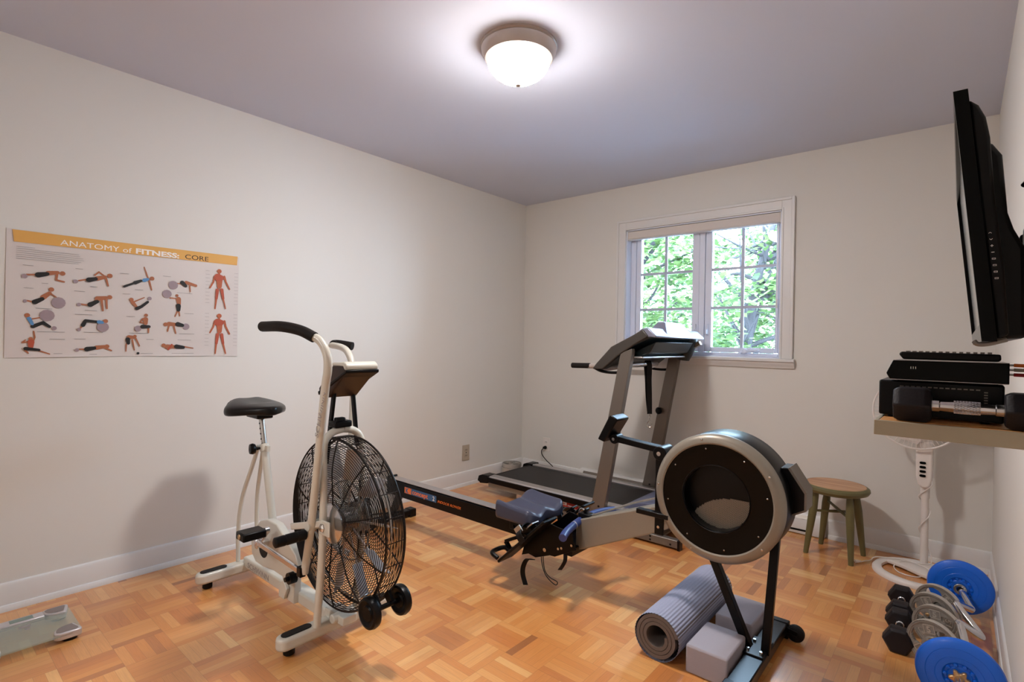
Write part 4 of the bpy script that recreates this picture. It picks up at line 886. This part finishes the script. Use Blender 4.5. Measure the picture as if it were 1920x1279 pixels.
# leash
l_ = thing('leash', 'black webbing leash with a metal snap hook hanging from the treadmill handlebar', 'leash', (1.50, -.52, 1.05))
build('webbing', MB().ribbon(catmull([(1.475, -.515, 1.040), (1.490, -.52, 1.074), (1.505, -.523, 1.040), (1.503, -.522, .95), (1.506, -.52, .85), (1.510, -.52, .72)], 5), (.024, .022, 0), .004).ribbon(catmull([(1.475, -.515, 1.040), (1.486, -.518, .95), (1.493, -.518, .84), (1.506, -.519, .735)], 5), (.022, .018, 0), .003), M_rubber, l_)
build('snap_hook', MB().cyl((1.510, -.52, .722), (1.510, -.52, .700), .010, 12).cyl((1.510, -.52, .70), (1.510, -.52, .675), .004, 10).tube(catmull([(1.508, -.52, .675), (1.496, -.526, .655), (1.500, -.524, .638), (1.513, -.519, .632), (1.524, -.514, .642), (1.521, -.515, .660)], 5), .0035, 8), M_steel, l_)
# power cord
c_ = thing('power_cord', 'black power cord plugged into the white outlet and running down behind the treadmill', 'cord', (.285, -.02, .25))
build('plug', MB().lathe([(.0, 0), (.014, 0), (.016, .006), (.013, .018), (.008, .030), (0, .032)], (.284, -.0088, .250), (-.35, -1, 0), n=18), M_black, c_)
build('cable', MB().tube(catmull([(.276, -.036, .246), (.266, -.046, .225), (.275, -.05, .19), (.33, -.06, .15), (.41, -.075, .112), (.47, -.085, .06), (.52, -.085, .008), (.80, -.08, .006), (1.15, -.08, .006)], 6), .004, 8), M_black, c_)

# ================================================================ YOGA MAT AND BLOCKS
t = thing('yoga_mat', 'rolled grey ribbed foam mat on the parquet beside the two foam blocks', 'mat', (2.225, -1.63, 0))
def mat_roll():
    cx, cz, y0, y1, th, gap = 2.227, .088, -1.925, -1.335, .0120, .0020
    pts = []; turns = 3.0; r_out = .0865; n = int(turns*60); pitch = th+gap
    for i in range(n+1):
        a = 2*PI*turns*i/n; r_ = r_out-pitch*(turns-turns*i/n)-th/2; r_ = max(r_, .02)
        pts.append((r_, -a+.25))
    vs, fs = [], []
    for i, (r_, a) in enumerate(pts):
        last = i > n-62
        rip = .0009*math.sin(a*56) if last else 0
        for rr in (r_-th/2, r_+th/2+rip):
            for y in (y0, y1): vs.append((cx+rr*math.cos(a), y, cz+rr*math.sin(a)))
    for i in range(n):
        p = i*4; q = p+4
        fs += [(p, p+1, q+1, q), (p+2, q+2, q+3, p+3), (p, q, q+2, p+2), (p+1, p+3, q+3, q+1)]
    fs += [(0, 2, 3, 1), (n*4, n*4+1, n*4+3, n*4+2)]
    return MB().add(vs, fs)
def mat_ribs():          # outermost turn with raised ribs
    cx, cz, y0, y1 = 2.227, .088, -1.925, -1.335; vs, fs = [], []; n = 46*8
    for i in range(n):
        a = 2*PI*i/n; r_ = 0.0860+.0019*(.5+.5*math.sin(a*46))
        for y in (y0+.0005, y1-.0005): vs.append((cx+r_*math.cos(a), y, cz+r_*math.sin(a)))
    for i in range(n):
        j = (i+1) % n; fs.append((2*i, 2*i+1, 2*j+1, 2*j))
    return MB().add(vs, fs)
rl_ = build('rolled_layers', mat_roll(), M_matend, t, smooth=50)
build('ribbed_surface', mat_ribs(), M_mat, t, smooth=60)
for (x0, x1, y0, y1, lb) in ((2.335, 2.483, -1.915, -1.700, 'grey foam yoga block nearest the camera, beside the rolled mat'), (2.338, 2.480, -1.622, -1.392, 'grey foam yoga block behind the near block, against the far end of the mat')):
    b = MB().box(x0, x1, y0, y1, .0015, .1015)
    o = build('yoga_block', b, M_foamblock, None, origin=((x0+x1)/2, (y0+y1)/2, 0), bevel=.007, seg=2); tag(o, lb, 'yoga block', 'grey foam yoga blocks')

# ================================================================ STOOL
t = thing('stool', 'round olive-green wooden stool with a worn bare wood seat', 'stool', (2.545, -.27, 0))
SC = (2.547, -.285, .362)
build('seat', MB().lathe([(0, 0), (.140, 0), (.158, .008), (.166, .022), (.164, .034), (.152, .043), (.0, .043)], SC, n=64), M_stoolgreen, t)
build('seat_top', MB().lathe([(.0, .0431), (.147, .0431), (.145, .0445), (0, .0445)], SC, n=64), M_stoolwood, t)
feet = [(2.413, -.355), (2.452, -.140), (2.640, -.392), (2.672, -.182)]
tops = [(2.462, -.355), (2.495, -.20), (2.625, -.365), (2.635, -.225)]
for (fx, fy), (tx, ty) in zip(feet, tops):
    P = [Vector((tx, ty, .374)).lerp(Vector((fx, fy, 0)), k) for k in (0, .12, .3, .55, .8, 1)]
    build('leg', MB().tube(P, [.0145, .018, .0215, .019, .0155, .013], 16), M_stoolgreen, t)
def lp_(i, z): 
    k = (.374-z)/.374; return Vector((tops[i][0], tops[i][1], .374)).lerp(Vector((feet[i][0], feet[i][1], 0)), k)
build('stretcher', MB().tube([lp_(0, .250), (lp_(0, .25)+lp_(3, .25))/2, lp_(3, .250)], [.0065, .0085, .0065], 10), M_stoolgreen, t)
build('stretcher', MB().tube([lp_(1, .285), (lp_(1, .285)+lp_(2, .245))/2, lp_(2, .245)], [.0065, .0085, .0065], 10), M_stoolgreen, t)

# ================================================================ PEDESTAL FAN
t = thing('pedestal_fan', 'white pedestal fan with a ring base standing in the corner behind the shelf', 'fan', (2.94, -.22, 0))
def ringpoly():
    vs, fs = [], []; n = 72
    for k in range(n):
        a = 2*PI*k/n
        for rr, z in ((.166, .004), (.166, .018), (.176, .026), (.198, .024), (.208, .012), (.208, .0)):
            vs.append((2.935+rr*math.cos(a), -.305+rr*.97*math.sin(a), z))
    for k in range(n):
        j = (k+1) % n
        for q in range(6): fs.append((k*6+q, k*6+(q+1) % 6, j*6+(q+1) % 6, j*6+q))
    return MB().add(vs, fs)
build('base_ring', ringpoly(), M_white, t, smooth=50)
arc = [(2.935+.17*math.cos(a), -.305+.165*math.sin(a)) for a in [-.05*PI+k*(.90*PI)/16 for k in range(17)]]
build('base_plate', MB().prism(arc+[(2.85, -.262), (2.93, -.325), (3.0, -.372)], .008, .028, 'xy'), M_white, t, bevel=.006, seg=3)
build('pole', MB().cyl((2.943, -.15, .02), (2.943, -.15, .46), .0175, 24), M_white, t)
build('pole_collar', MB().cyl((2.943, -.15, .38), (2.943, -.15, .45), .021, 24), M_white, t)
cb_ = build('control_box', MB().prism([(2.900, .69), (2.903, .50), (2.912, .455), (2.930, .437), (2.952, .437), (2.968, .455), (2.975, .50), (2.975, .69)], -.19, -.115), M_white, t, bevel=.010, seg=3)
for z in (.574, .551, .528, .505):
    build('speed_button', MB().cyl((2.925, -.189, z), (2.925, -.194, z), .0065, 16).cyl((2.94, -.189, z), (2.94, -.194, z), .0065, 16).box(2.925, 2.94, -.194, -.189, z-.0065, z+.0065), M_black, cb_)
HC = Vector((2.905, -.215, .845))
mt_ = build('motor_housing', MB().lathe([(.0, .13), (.04, .125), (.055, .10), (.06, .05), (.065, .02), (.03, .0)], HC-Vector((0, .02, 0)), (0, 1, 0), n=32).cyl((2.925, -.15, .68), (2.915, -.15, .80), .03, 20), M_white, t)
for s, nm in ((-1, 'front_grille'), (1, 'rear_grille')):
    b = MB()
    for k in range(60):
        a = 2*PI*k/60
        b.tube([HC+Vector((r_*math.cos(a), s*(.045*(1-(r_/.195)**2.4)+.003), r_*math.sin(a))) for r_ in (.035, .07, .11, .15, .18, .195)], .0011, 4)
    for r_ in (.06, .10, .15): b.ring(HC+Vector((0, s*(.045*(1-(r_/.195)**2.4)+.003), 0)), r_, .0014, n=48, m=5)
    build(nm, b, M_white, t)
build('grille_rim', MB().ring(HC, .196, .005, n=72, m=8), M_white, t)
build('grille_badge', MB().cyl(HC+Vector((0, -.052, 0)), HC+Vector((0, -.044, 0)), .034, 28), M_white, t)
fb_ = MB()
for k in range(3):
    a = 2*PI*k/3+.4
    P = [HC+Vector((r_*math.cos(a+da), .012*math.sin(da*4), r_*math.sin(a+da))) for r_, da in ((.03, -.2), (.10, -.45), (.165, -.35), (.172, .15), (.12, .45), (.03, .3))]
    o_ = len(fb_.v); fb_.v += [tuple(p+Vector((0, -.001, 0))) for p in P]+[tuple(p+Vector((0, .001, 0))) for p in P]
    fb_.f += [tuple(o_+i for i in range(6)), tuple(o_+11-i for i in range(6))]+[(o_+i, o_+6+i, o_+6+(i+1) % 6, o_+(i+1) % 6) for i in range(6)]
build('fan_blades', fb_, M_white, t)
P = catmull([(2.972, -.18, .485), (2.972, -.195, .46), (2.950, -.178, .43), (2.923, -.168, .40), (2.918, -.145, .375), (2.945, -.126, .34), (2.966, -.145, .315), (2.958, -.168, .28), (2.930, -.172, .24), (2.919, -.15, .205), (2.94, -.126, .15), (2.966, -.145, .09), (2.975, -.165, .04), (2.93, -.19, .032), (2.86, -.215, .034), (2.82, -.26, .012), (2.85, -.33, .005), (2.93, -.33, .005), (2.97, -.27, .034), (2.88, -.20, .036), (2.80, -.215, .034), (2.735, -.255, .033), (2.715, -.262, .012), (2.690, -.280, .006), (2.672, -.315, .005)], 6)
cd_ = build('power_cord', MB().tube(P, .0027, 8), M_white, t)
build('plug', MB().tube([(2.675, -.310, .009), (2.665, -.325, .010), (2.652, -.337, .010)], [.005, .008, .009], 12), M_white, cd_)
build('plug_pins', MB().box(2.634, 2.650, -.345, -.342, .007, .012).box(2.638, 2.654, -.352, -.349, .007, .012), M_steel, cd_)

# ================================================================ WEIGHTS
def hexdumb(name, label, a, b_, R, headw, hr, m, grp, chrome=False, flat=True):
    a, b_ = Vector(a), Vector(b_); ax = (b_-a).normalized(); L_ = (b_-a).length
    t = thing(name, label, 'dumbbell', ((a+b_)/2).to_tuple()[:2]+(a.z-R*.866,), grp)
    ref = ax.cross(Vector((0, 0, 1)))
    for s in (0, 1):
        h0 = 0 if s == 0 else L_-headw
        build('hex_head', MB().lathe([(0, 0), (R*.84, 0), (R*.98, headw*.14), (R, headw*.2), (R, headw*.8), (R*.98, headw*.86), (R*.84, headw), (0, headw)], a+ax*h0, ax, n=6, ref=ref), m, t, bevel=.0025, smooth=20)
    hd = build('handle', MB().lathe([(hr, headw-.002), (hr, headw+.012), (hr*.84, headw+.014), (hr*.9, headw+.03), (hr*1.04, L_/2), (hr*.9, L_-headw-.03), (hr*.84, L_-headw-.014), (hr, L_-headw-.012), (hr, L_-headw+.002)], a, ax, n=24), M_chrome, t)
    if chrome:
        b = MB(); n = 22
        for k in range(n):
            h0 = headw+.036; h1 = L_-headw-.036
            for sg in (1, -1):
                P = []; 
                for i in range(9):
                    an = 2*PI*k/n+sg*i*.16; h = h0+(h1-h0)*i/8; q = ax.cross(Vector((0, 0, 1))).normalized(); w_ = ax.cross(q); rr = hr*(1.02+.03*math.sin(PI*i/8))
                    P.append(a+ax*h+q*math.cos(an)*rr+w_*math.sin(an)*rr)
                b.tube(P, .0005, 4, caps=False)
        build('knurling', b, M_chrome, hd)
    return t
hexdumb('hex_dumbbell', 'black rubber hex dumbbell on the floor nearest the camera, left of the grey plates', (2.911, -1.252, .0465), (2.901, -1.012, .0465), .0535, .058, .0145, M_hex, 'black hex dumbbells on the floor')
hexdumb('hex_dumbbell', 'black rubber hex dumbbell behind the nearest one, close to the fan base', (2.898, -.985, .0465), (2.888, -.742, .0465), .0535, .058, .0145, M_hex, 'black hex dumbbells on the floor')

def plate_mesh(R, th, holes=3, bore=.014):
    n, m = 176, 26; rad = [bore+(R-bore)*i/m for i in range(m+1)]
    def keep(i, k):
        r_ = (rad[i]+rad[i+1])/2; a = 2*PI*(k+.5)/n
        for h in range(holes):
            d = (a-2*PI*h/holes+PI) % (2*PI)-PI
            if ((r_-.62*R)/(.22*R))**2+(d*r_/(.40*R))**2 < 1: return False
        return True
    def tz(r_):                                   # dished section, thick rim and hub
        q = r_/R
        return th*(.5 if (q > .90 or q < .30) else .34)
    vs, fs = [], []
    for s in (1, -1):
        for i in range(m+1):
            for k in range(n): a = 2*PI*k/n; vs.append((rad[i]*math.cos(a), rad[i]*math.sin(a), s*tz(rad[i])))
    B_ = (m+1)*n
    K = [[keep(i, k) for k in range(n)] for i in range(m)]
    for i in range(m):
        for k in range(n):
            if not K[i][k]: continue
            k2 = (k+1) % n; a, b, c, d = i*n+k, i*n+k2, (i+1)*n+k2, (i+1)*n+k
            fs += [(a, b, c, d), (B_+d, B_+c, B_+b, B_+a)]
            if i == 0 or not K[i-1][k]: fs.append((a, B_+a, B_+b, b))
            if i == m-1 or not K[i+1][k]: fs.append((d, c, B_+c, B_+d))
            if not K[i][(k-1) % n]: fs.append((a, d, B_+d, B_+a))
            if not K[i][k2]: fs.append((b, B_+b, B_+c, c))
    return vs, fs
def frame_of(nrm, spin=0):
    nz = Vector(nrm).normalized(); u = Vector((0, 0, 1)).cross(nz).normalized() if abs(nz.z) < .95 else Vector((1, 0, 0)); v = nz.cross(u)
    c, s = math.cos(spin), math.sin(spin)
    u2, v2 = u*c+v*s, -u*s+v*c
    return Matrix((u2, v2, nz)).transposed()
def grey_plate(c, nrm, R, th, spin, parent, num='5', name='weight_plate'):
    Mx = frame_of(nrm, spin); vs, fs = plate_mesh(R, th); c = Vector(c)
    p = build(name, MB().add([c+Mx@Vector(v) for v in vs], fs), M_iron, parent, bevel=.0012, smooth=40)
    build('raised_rim', MB().lathe([(R*.955, th*.5), (R*1.0, th*.5), (R*1.01, th*.2), (R*1.01, -th*.2), (R*1.0, -th*.5), (R*.955, -th*.5), (R*.95, 0)], c, Mx@Vector((0, 0, 1)), n=96, closed=True), M_ironraised, p)
    for ang in (PI/3, PI, 5*PI/3):
        M2 = Mx@Matrix.Rotation(ang-PI/2, 3, 'Z'); q = c+M2@Vector((0, R*.62, th*.34))
        text('embossed_number', num, R*.34, q+M2@Vector((-R*.10, -R*.12, .0006)), M2, M_ironraised, p, extrude=.0014, bold=.001)
        b = MB(); w_, h_ = R*.20, R*.17
        for dx, dy, lx, ly in ((0, h_, w_, .0012), (0, -h_, w_, .0012), (w_, 0, .0012, h_), (-w_, 0, .0012, h_)):
            b.add([q+M2@Vector((dx+sx*lx, dy+sy*ly, sz)) for sz in (-.0005, .0018) for sy in (-1, 1) for sx in (-1, 1)], [(0, 2, 3, 1), (4, 5, 7, 6), (0, 1, 5, 4), (2, 6, 7, 3), (0, 4, 6, 2), (1, 3, 7, 5)])
        build('number_frame', b, M_ironraised, p)
    return p
def star_collar(c, ax, parent, R=.026, m=None):
    ax = Vector(ax).normalized(); Mx = frame_of(ax); pl_ = []
    for k in range(48):
        a = 2*PI*k/48; pl_.append((R*(.80+.20*math.cos(6*a))*math.cos(a), R*(.80+.20*math.cos(6*a))*math.sin(a)))
    vs = [Vector(c)+Mx@Vector((u, v, h)) for h in (0, .014) for u, v in pl_]; n = 48
    return build('star_collar', MB().add(vs, [tuple(range(n-1, -1, -1)), tuple(range(n, 2*n))]+[(i, (i+1) % n, (i+1) % n+n, i+n) for i in range(n)]), m or M_gold, parent, bevel=.002)
def adj_dumbbell(label, c1, c2, nrm, spins):
    c1, c2 = Vector(c1), Vector(c2); t = thing('adjustable_dumbbell', label, 'dumbbell', ((c1.x+c2.x)/2, (c1.y+c2.y)/2, 0), 'adjustable dumbbells with grey plates')
    ax = (c1-c2).normalized()
    build('handle', MB().tube([c2-ax*.052, c1+ax*.058], .0125, 18), M_steel, t)
    for c, sp_ in ((c1, spins[0]), (c2, spins[1])): grey_plate(c, nrm, .0855, .020, sp_, t)
    star_collar(c1+ax*.016, ax, t); star_collar(c2-ax*.030, ax, t)
    return t
adj_dumbbell('adjustable dumbbell with grey number 5 plates, the one nearer the camera', (3.018, -1.262, .0862), (3.026, -1.105, .0862), (-.36, -.93, -.03), (.75, .65))
adj_dumbbell('adjustable dumbbell with grey number 5 plates, the one nearer the fan', (3.010, -.975, .0862), (3.022, -.86, .0862), (-.36, -.93, -.08), (.95, -.15))

t = thing('curl_bar', 'zigzag chrome curl bar loaded with a blue plate at each end, by the right wall', 'barbell', (3.10, -1.09, 0))
P = [(3.092, -.53, .119), (3.092, -.62, .119), (3.096, -.69, .116), (3.127, -.775, .080), (3.124, -.80, .082), (3.086, -.955, .146), (3.088, -.985, .145), (3.148, -1.03, .082), (3.149, -1.06, .082), (3.092, -1.15, .146), (3.094, -1.18, .145), (3.105, -1.28, .124), (3.095, -1.40, .119), (3.092, -1.62, .119)]
PP = [Vector(P[0]), Vector(P[1])]
PP = catmull(P, 5)
build('bar', MB().tube(PP, .0135, 16), M_chrome, t)
for yc_, lb in ((-.665, 'far'), (-1.515, 'near')):
    c = Vector((3.092, yc_, .1195))
    p = build('weight_plate', MB().lathe([(.012, -.014), (.030, -.014), (.034, -.010), (.040, -.010), (.046, -.0165), (.062, -.0175), (.0632, -.0165), (.0644, -.0175), (.088, -.0165), (.0892, -.0155), (.0904, -.0165), (.109, -.014), (.1155, -.009), (.118, 0), (.1155, .009), (.109, .014), (.040, .014), (.012, .012)], c, (0, 1, 0), n=96, closed=True), M_blueplate, t, smooth=30)
    b = MB()
    for k in range(10):
        a = 2*PI*k/10; b.lathe([(.0, -.0170), (.005, -.0165), (.0075, -.010)], c+Vector((.038*math.cos(a), 0, .038*math.sin(a))), (0, 1, 0), n=10)
    build('hub_bumps', b, M_blueplate, p)
    build('inner_collar', MB().lathe([(.0135, 0), (.023, 0), (.023, .018), (.0135, .018)], c+Vector((0, -.036 if lb == 'far' else .018, 0)), (0, 1, 0), n=24, closed=True), M_steel, t, bevel=.002)
star_collar((3.092, -1.535, .119), (0, -1, 0), t, R=.030)
build('threaded_end', MB().lathe([(.0135, 0)]+[(.0150+.0010*(k % 2), .052+.003*k) for k in range(14)]+[(.0, .095)], (3.092, -1.535, .119), (0, -1, 0), n=20), M_steel, t)
star_collar((3.092, -.645, .119), (0, 1, 0), t, R=.030)

# stack of iron plates in the far corner
for k in range(4):
    o = thing('weight_plate', ['topmost grey iron plate of the stack in the far corner', 'second grey iron plate from the top of the corner stack', 'third grey iron plate from the top of the corner stack', 'bottom grey iron plate of the stack in the far corner'][3-k], 'weight plate', (.113, -.275, .0325*k), 'iron plates stacked in the far corner')
    grey_plate((.113+.003*math.sin(k*3), -.275+.003*math.cos(k*2), .0165+.0325*k), (0, 0, 1), .082, .031, .7*k, o, name='plate_body')

# ================================================================ SHELF WITH ITS THINGS
SX0, SY0, SY1 = 2.937, -2.40, -2.10
t = thing('wall_shelf', 'small wall shelf with a greige metal edge and bamboo slats on the right wall', 'shelf', (3.08, -2.25, .998))
b = MB().box(SX0, W, SY0, SY0+.008, .996, 1.028).box(SX0, W, SY1-.008, SY1, .996, 1.028).box(SX0, SX0+.008, SY0+.008, SY1-.008, .996, 1.028).box(W-.010, W, SY0+.008, SY1-.008, .996, 1.028)
build('metal_edge', b, M_shelfmetal, t, bevel=.001)
for k in range(13):
    y0 = SY0+.0085+k*.0218; build('slat', MB().box(SX0+.008, W-.010, y0, y0+.0155, 1.016, 1.0275), M_bamboo, t, bevel=.0015)
build('support_rail', MB().box(2.99, 3.01, SY0+.008, SY1-.008, 1.002, 1.0155).box(3.15, 3.17, SY0+.008, SY1-.008, 1.002, 1.0155), M_shelfmetal, t)
d_ = hexdumb('hex_dumbbell', 'black hex dumbbell with a knurled chrome handle on the wall shelf', (2.968, -2.352, 1.0640), (3.214, -2.352, 1.0640), .0420, .066, .0125, M_hex, 'dumbbells', chrome=True)
del d_['group']
t = thing('set_top_box', 'wide black box at the bottom of the electronics on the shelf', 'set-top box', (3.04, -2.21, 1.028))
build('casing', MB().box(2.936, 3.150, -2.306, -2.13, 1.032, 1.1115), M_black, t, bevel=.004)
b = MB()
for x0 in (2.96, 3.12):
    for y0 in (-2.29, -2.15): b.cyl((x0, y0, 1.0278), (x0, y0, 1.033), .008, 14)
build('rubber_feet', b, M_rubber, t)
b = MB()
for k in range(14): b.box(2.975+.010*k, 2.982+.010*k, -2.3075, -2.306, 1.098, 1.1005)
for k in range(8): b.box(3.118, 3.124, -2.3075, -2.306, 1.055+.0055*k, 1.0575+.0055*k)
build('vents', b, M_gunmetal, t)
t = thing('digital_receiver', 'slim black receiver with three small lights and slanted front, lying on the bottom box', 'receiver', (3.05, -2.22, 1.112))
cs = build('casing', MB().prism([(2.950, 1.128), (2.957, 1.1145), (3.156, 1.1145), (3.156, 1.1585), (2.963, 1.1585)], -2.318, -2.135), M_blackgloss, t, bevel=.002)
build('feet', MB().box(2.97, 3.14, -2.30, -2.29, 1.1115, 1.1150).box(2.97, 3.14, -2.16, -2.15, 1.1115, 1.1150), M_rubber, t)
b = MB()
for k in range(3): b.box(2.9945+.0042*k, 2.9957+.0042*k, -2.3188, -2.318, 1.1395, 1.1445)
build('status_marks', b, M_whiteprint, cs)
build('edge_trim', MB().box(2.957, 3.155, -2.319, -2.3178, 1.1142, 1.1152).box(2.963, 3.156, -2.319, -2.3178, 1.1578, 1.1588), M_alu, cs)
for z, m, nm in ((1.154, M_orangeprint, 'orange_plug'), (1.1445, M_almond, 'white_plug'), (1.1345, M_red, 'red_plug')):
    pg_ = build('cable_plug', MB().cyl((3.163, -2.300, z), (3.182, -2.300, z-.0005), .0036, 14), m, t, label=nm.replace('_', ' '))
    build('plug_pin', MB().cyl((3.156, -2.300, z), (3.163, -2.300, z), .0022, 10), M_steel, pg_)
    build('cable', MB().tube(catmull([(3.182, -2.300, z), (3.198, -2.298, z-.002), (3.210, -2.29, z-.004), (3.2195, -2.28, z-.004)], 5), .0018, 6), M_black, pg_)
t = thing('remote_control', 'long black remote control lying on top of the receiver', 'remote control', (3.06, -2.285, 1.1595))
build('body', MB().prism([(2.972, 1.172), (2.980, 1.1605), (3.140, 1.1600), (3.144, 1.1640), (3.143, 1.1755), (2.976, 1.1775)], -2.308, -2.262), M_black, t, bevel=.003)
b = MB()
for k in range(13):
    for q in range(3): b.box(2.985+.0115*k, 2.9915+.0115*k, -2.304+.013*q, -2.296+.013*q, 1.1755, 1.1795)
build('buttons', b, M_gunmetal, t)

# ================================================================ TELEVISION
t = thing('television', 'black flat-screen television tilted downward on a mount on the right wall', 'television', (3.10, -2.45, 1.38))
Y0, Y1 = -2.80, -2.10
def tvx(z, d=0): return 3.0655+(1.558-z)*(.036/.362)+d
def tvstrip(y0, y1, z0, z1, d0, d1): return [(tvx(z1, d0), z1), (tvx(z0, d0), z0), (tvx(z0, d1), z0), (tvx(z1, d1), z1)], y0, y1
bz = MB()
for st_ in (tvstrip(Y0, Y0+.018, 1.196, 1.558, 0, .0165), tvstrip(Y1-.018, Y1, 1.196, 1.558, 0, .0165), tvstrip(Y0+.018, Y1-.018, 1.538, 1.558, 0, .0165), tvstrip(Y0+.018, Y1-.018, 1.196, 1.220, 0, .0165)): bz.prism(*st_)
build('bezel', bz, M_blackgloss, t)
build('screen', MB().prism(*tvstrip(Y0+.018, Y1-.018, 1.220, 1.538, .006, .0165)), mat('screen_glass', (6, 6, 7), .05, var=0, spec=.6, coat=1), t)
bk = build('back_cover', MB().prism([(3.083, 1.545), (3.094, 1.534), (3.102, 1.515), (3.107, 1.485), (3.113, 1.40), (3.124, 1.30), (3.130, 1.205), (3.117, 1.199)], Y0+.006, Y1-.006), M_black, t, bevel=.004)
build('rear_bulge', MB().prism([(3.098, 1.505), (3.112, 1.497), (3.123, 1.478), (3.130, 1.39), (3.137, 1.365), (3.150, 1.335), (3.153, 1.202), (3.12, 1.200)], -2.72, -2.20), M_black, t, bevel=.006)
b = MB()
for k in range(8):
    z = 1.349-.0092*k; x = 3.1085+.0011*k
    if k in (0, 1): b.bar((x-.0016, Y0+.0055, z-.0008*(1 if k == 0 else -1)), (x, Y0+.0055, z+.0008*(1 if k == 0 else -1)), .0006, .0006).bar((x+.0016, Y0+.0055, z-.0008*(1 if k == 0 else -1)), (x, Y0+.0055, z+.0008*(1 if k == 0 else -1)), .0006, .0006)
    elif k == 2: b.box(x-.0016, x+.0016, Y0+.005, Y0+.006, z-.0004, z+.0004).box(x-.0004, x+.0004, Y0+.005, Y0+.006, z-.0016, z+.0016)
    elif k == 3: b.box(x-.0016, x+.0016, Y0+.005, Y0+.006, z-.0004, z+.0004)
    else: b.box(x-.002, x+.002, Y0+.005, Y0+.006, z+.0006, z+.0011).box(x-.002, x+.002, Y0+.005, Y0+.006, z-.0011, z-.0006).box(x-.002, x-.0015, Y0+.005, Y0+.006, z-.0011, z+.0011).box(x+.0015, x+.002, Y0+.005, Y0+.006, z-.0011, z+.0011)
build('button_marks', b, M_whiteprint, bk)
build('bottom_strip', MB().tube(catmull([(3.094, Y0+.01, 1.196), (3.098, Y0+.008, 1.192), (3.110, Y0+.01, 1.193), (3.128, Y0+.012, 1.199)], 5), .0035, 8), M_gunmetal, t)
t2 = thing('television_mount', 'black folding wall mount with cables behind the television', 'wall mount', (3.21, -2.47, 1.36))
build('wall_plate', MB().box(3.208, W, -2.58, -2.36, 1.18, 1.46), M_blacksteel, t2, bevel=.002)
build('folded_arm', MB().box(3.160, 3.208, -2.56, -2.50, 1.22, 1.40).box(3.160, 3.208, -2.44, -2.38, 1.22, 1.40).box(3.165, 3.205, -2.60, -2.34, 1.29, 1.33), M_blacksteel, t2, bevel=.004)
build('cable_bundle', MB().tube(catmull([(3.166, -2.60, 1.25), (3.178, -2.62, 1.19), (3.172, -2.60, 1.165), (3.180, -2.50, 1.15), (3.196, -2.42, 1.175), (3.206, -2.37, 1.20)], 6), .011, 10).tube(catmull([(3.180, -2.60, 1.30), (3.198, -2.63, 1.24), (3.190, -2.60, 1.18), (3.20, -2.50, 1.13), (3.206, -2.38, 1.11)], 6), .008, 10).tube(catmull([(3.15, -2.66, 1.44), (3.165, -2.68, 1.452), (3.19, -2.68, 1.45), (3.21, -2.66, 1.43)], 5), .004, 8), M_rubber, t2)

# ================================================================ BATHROOM SCALE
t = thing('bathroom_scale', 'glass bathroom scale with four silver foot pads on the floor by the left wall', 'scale', (.355, -3.45, 0))
X0, X1, Y0, Y1 = .215, .492, -3.605, -3.292
def rr(x0, x1, y0, y1, r_, n=6):
    out = []
    for cx, cy, a0 in ((x1-r_, y1-r_, 0), (x0+r_, y1-r_, PI/2), (x0+r_, y0+r_, PI), (x1-r_, y0+r_, 1.5*PI)):
        out += [(cx+r_*math.cos(a0+PI/2*k/n), cy+r_*math.sin(a0+PI/2*k/n)) for k in range(n+1)]
    return out
build('glass_top', MB().prism(rr(X0, X1, Y0, Y1, .03), .026, .033, 'xy'), M_scaleglass, t, bevel=.001)
for sx in (0, 1):
    for sy in (0, 1):
        xa, xb = (X0, X0+.075) if sx == 0 else (X1-.075, X1); ya, yb = (Y0, Y0+.085) if sy == 0 else (Y1-.085, Y1)
        # pad: straight outer sides, round inner side
        cx, cy = (xa if sx == 0 else xb), (ya if sy == 0 else yb); dx, dy = (1 if sx == 0 else -1), (1 if sy == 0 else -1)
        poly = [(cx, cy+dy*.012), (cx+dx*.004, cy+dy*.004), (cx+dx*.012, cy)]+[(cx+dx*(.012+.060*math.cos(a)**.8), cy+dy*(.016+.068*math.sin(a)**.8)) for a in [k*PI/2/10 for k in range(11)]]+[(cx, cy+dy*.07)]
        pd = build('foot_pad', MB().prism(poly, .012, .040, 'xy'), M_scalesilver, t, bevel=.005, seg=3)
        mx_, my_ = sum(p[0] for p in poly)/len(poly), sum(p[1] for p in poly)/len(poly)
        build('grip_surface', MB().prism([(mx_+(u-mx_)*.78, my_+(v-my_)*.78) for u, v in poly], .0398, .0412, 'xy'), M_scalepad, pd)
        build('foot', MB().cyl((cx+dx*.032, cy+dy*.034, 0), (cx+dx*.032, cy+dy*.034, .014), .024, 24), M_black, pd)
dp = build('display_housing', MB().prism([(X0+.004, -3.530), (X0+.055, -3.530), (X0+.055, -3.372), (X0+.004, -3.372)], .020, .038, 'xy'), M_scalesilver, t, bevel=.003)
build('display', MB().box(X0+.014, X0+.044, -3.475, -3.405, .0378, .0388), M_lcd, dp)
build('print_marks', MB().box(.30, .318, -3.455, -3.42, .0330, .0334).box(.33, .345, -3.44, -3.425, .0330, .0334), M_greyprint, t)
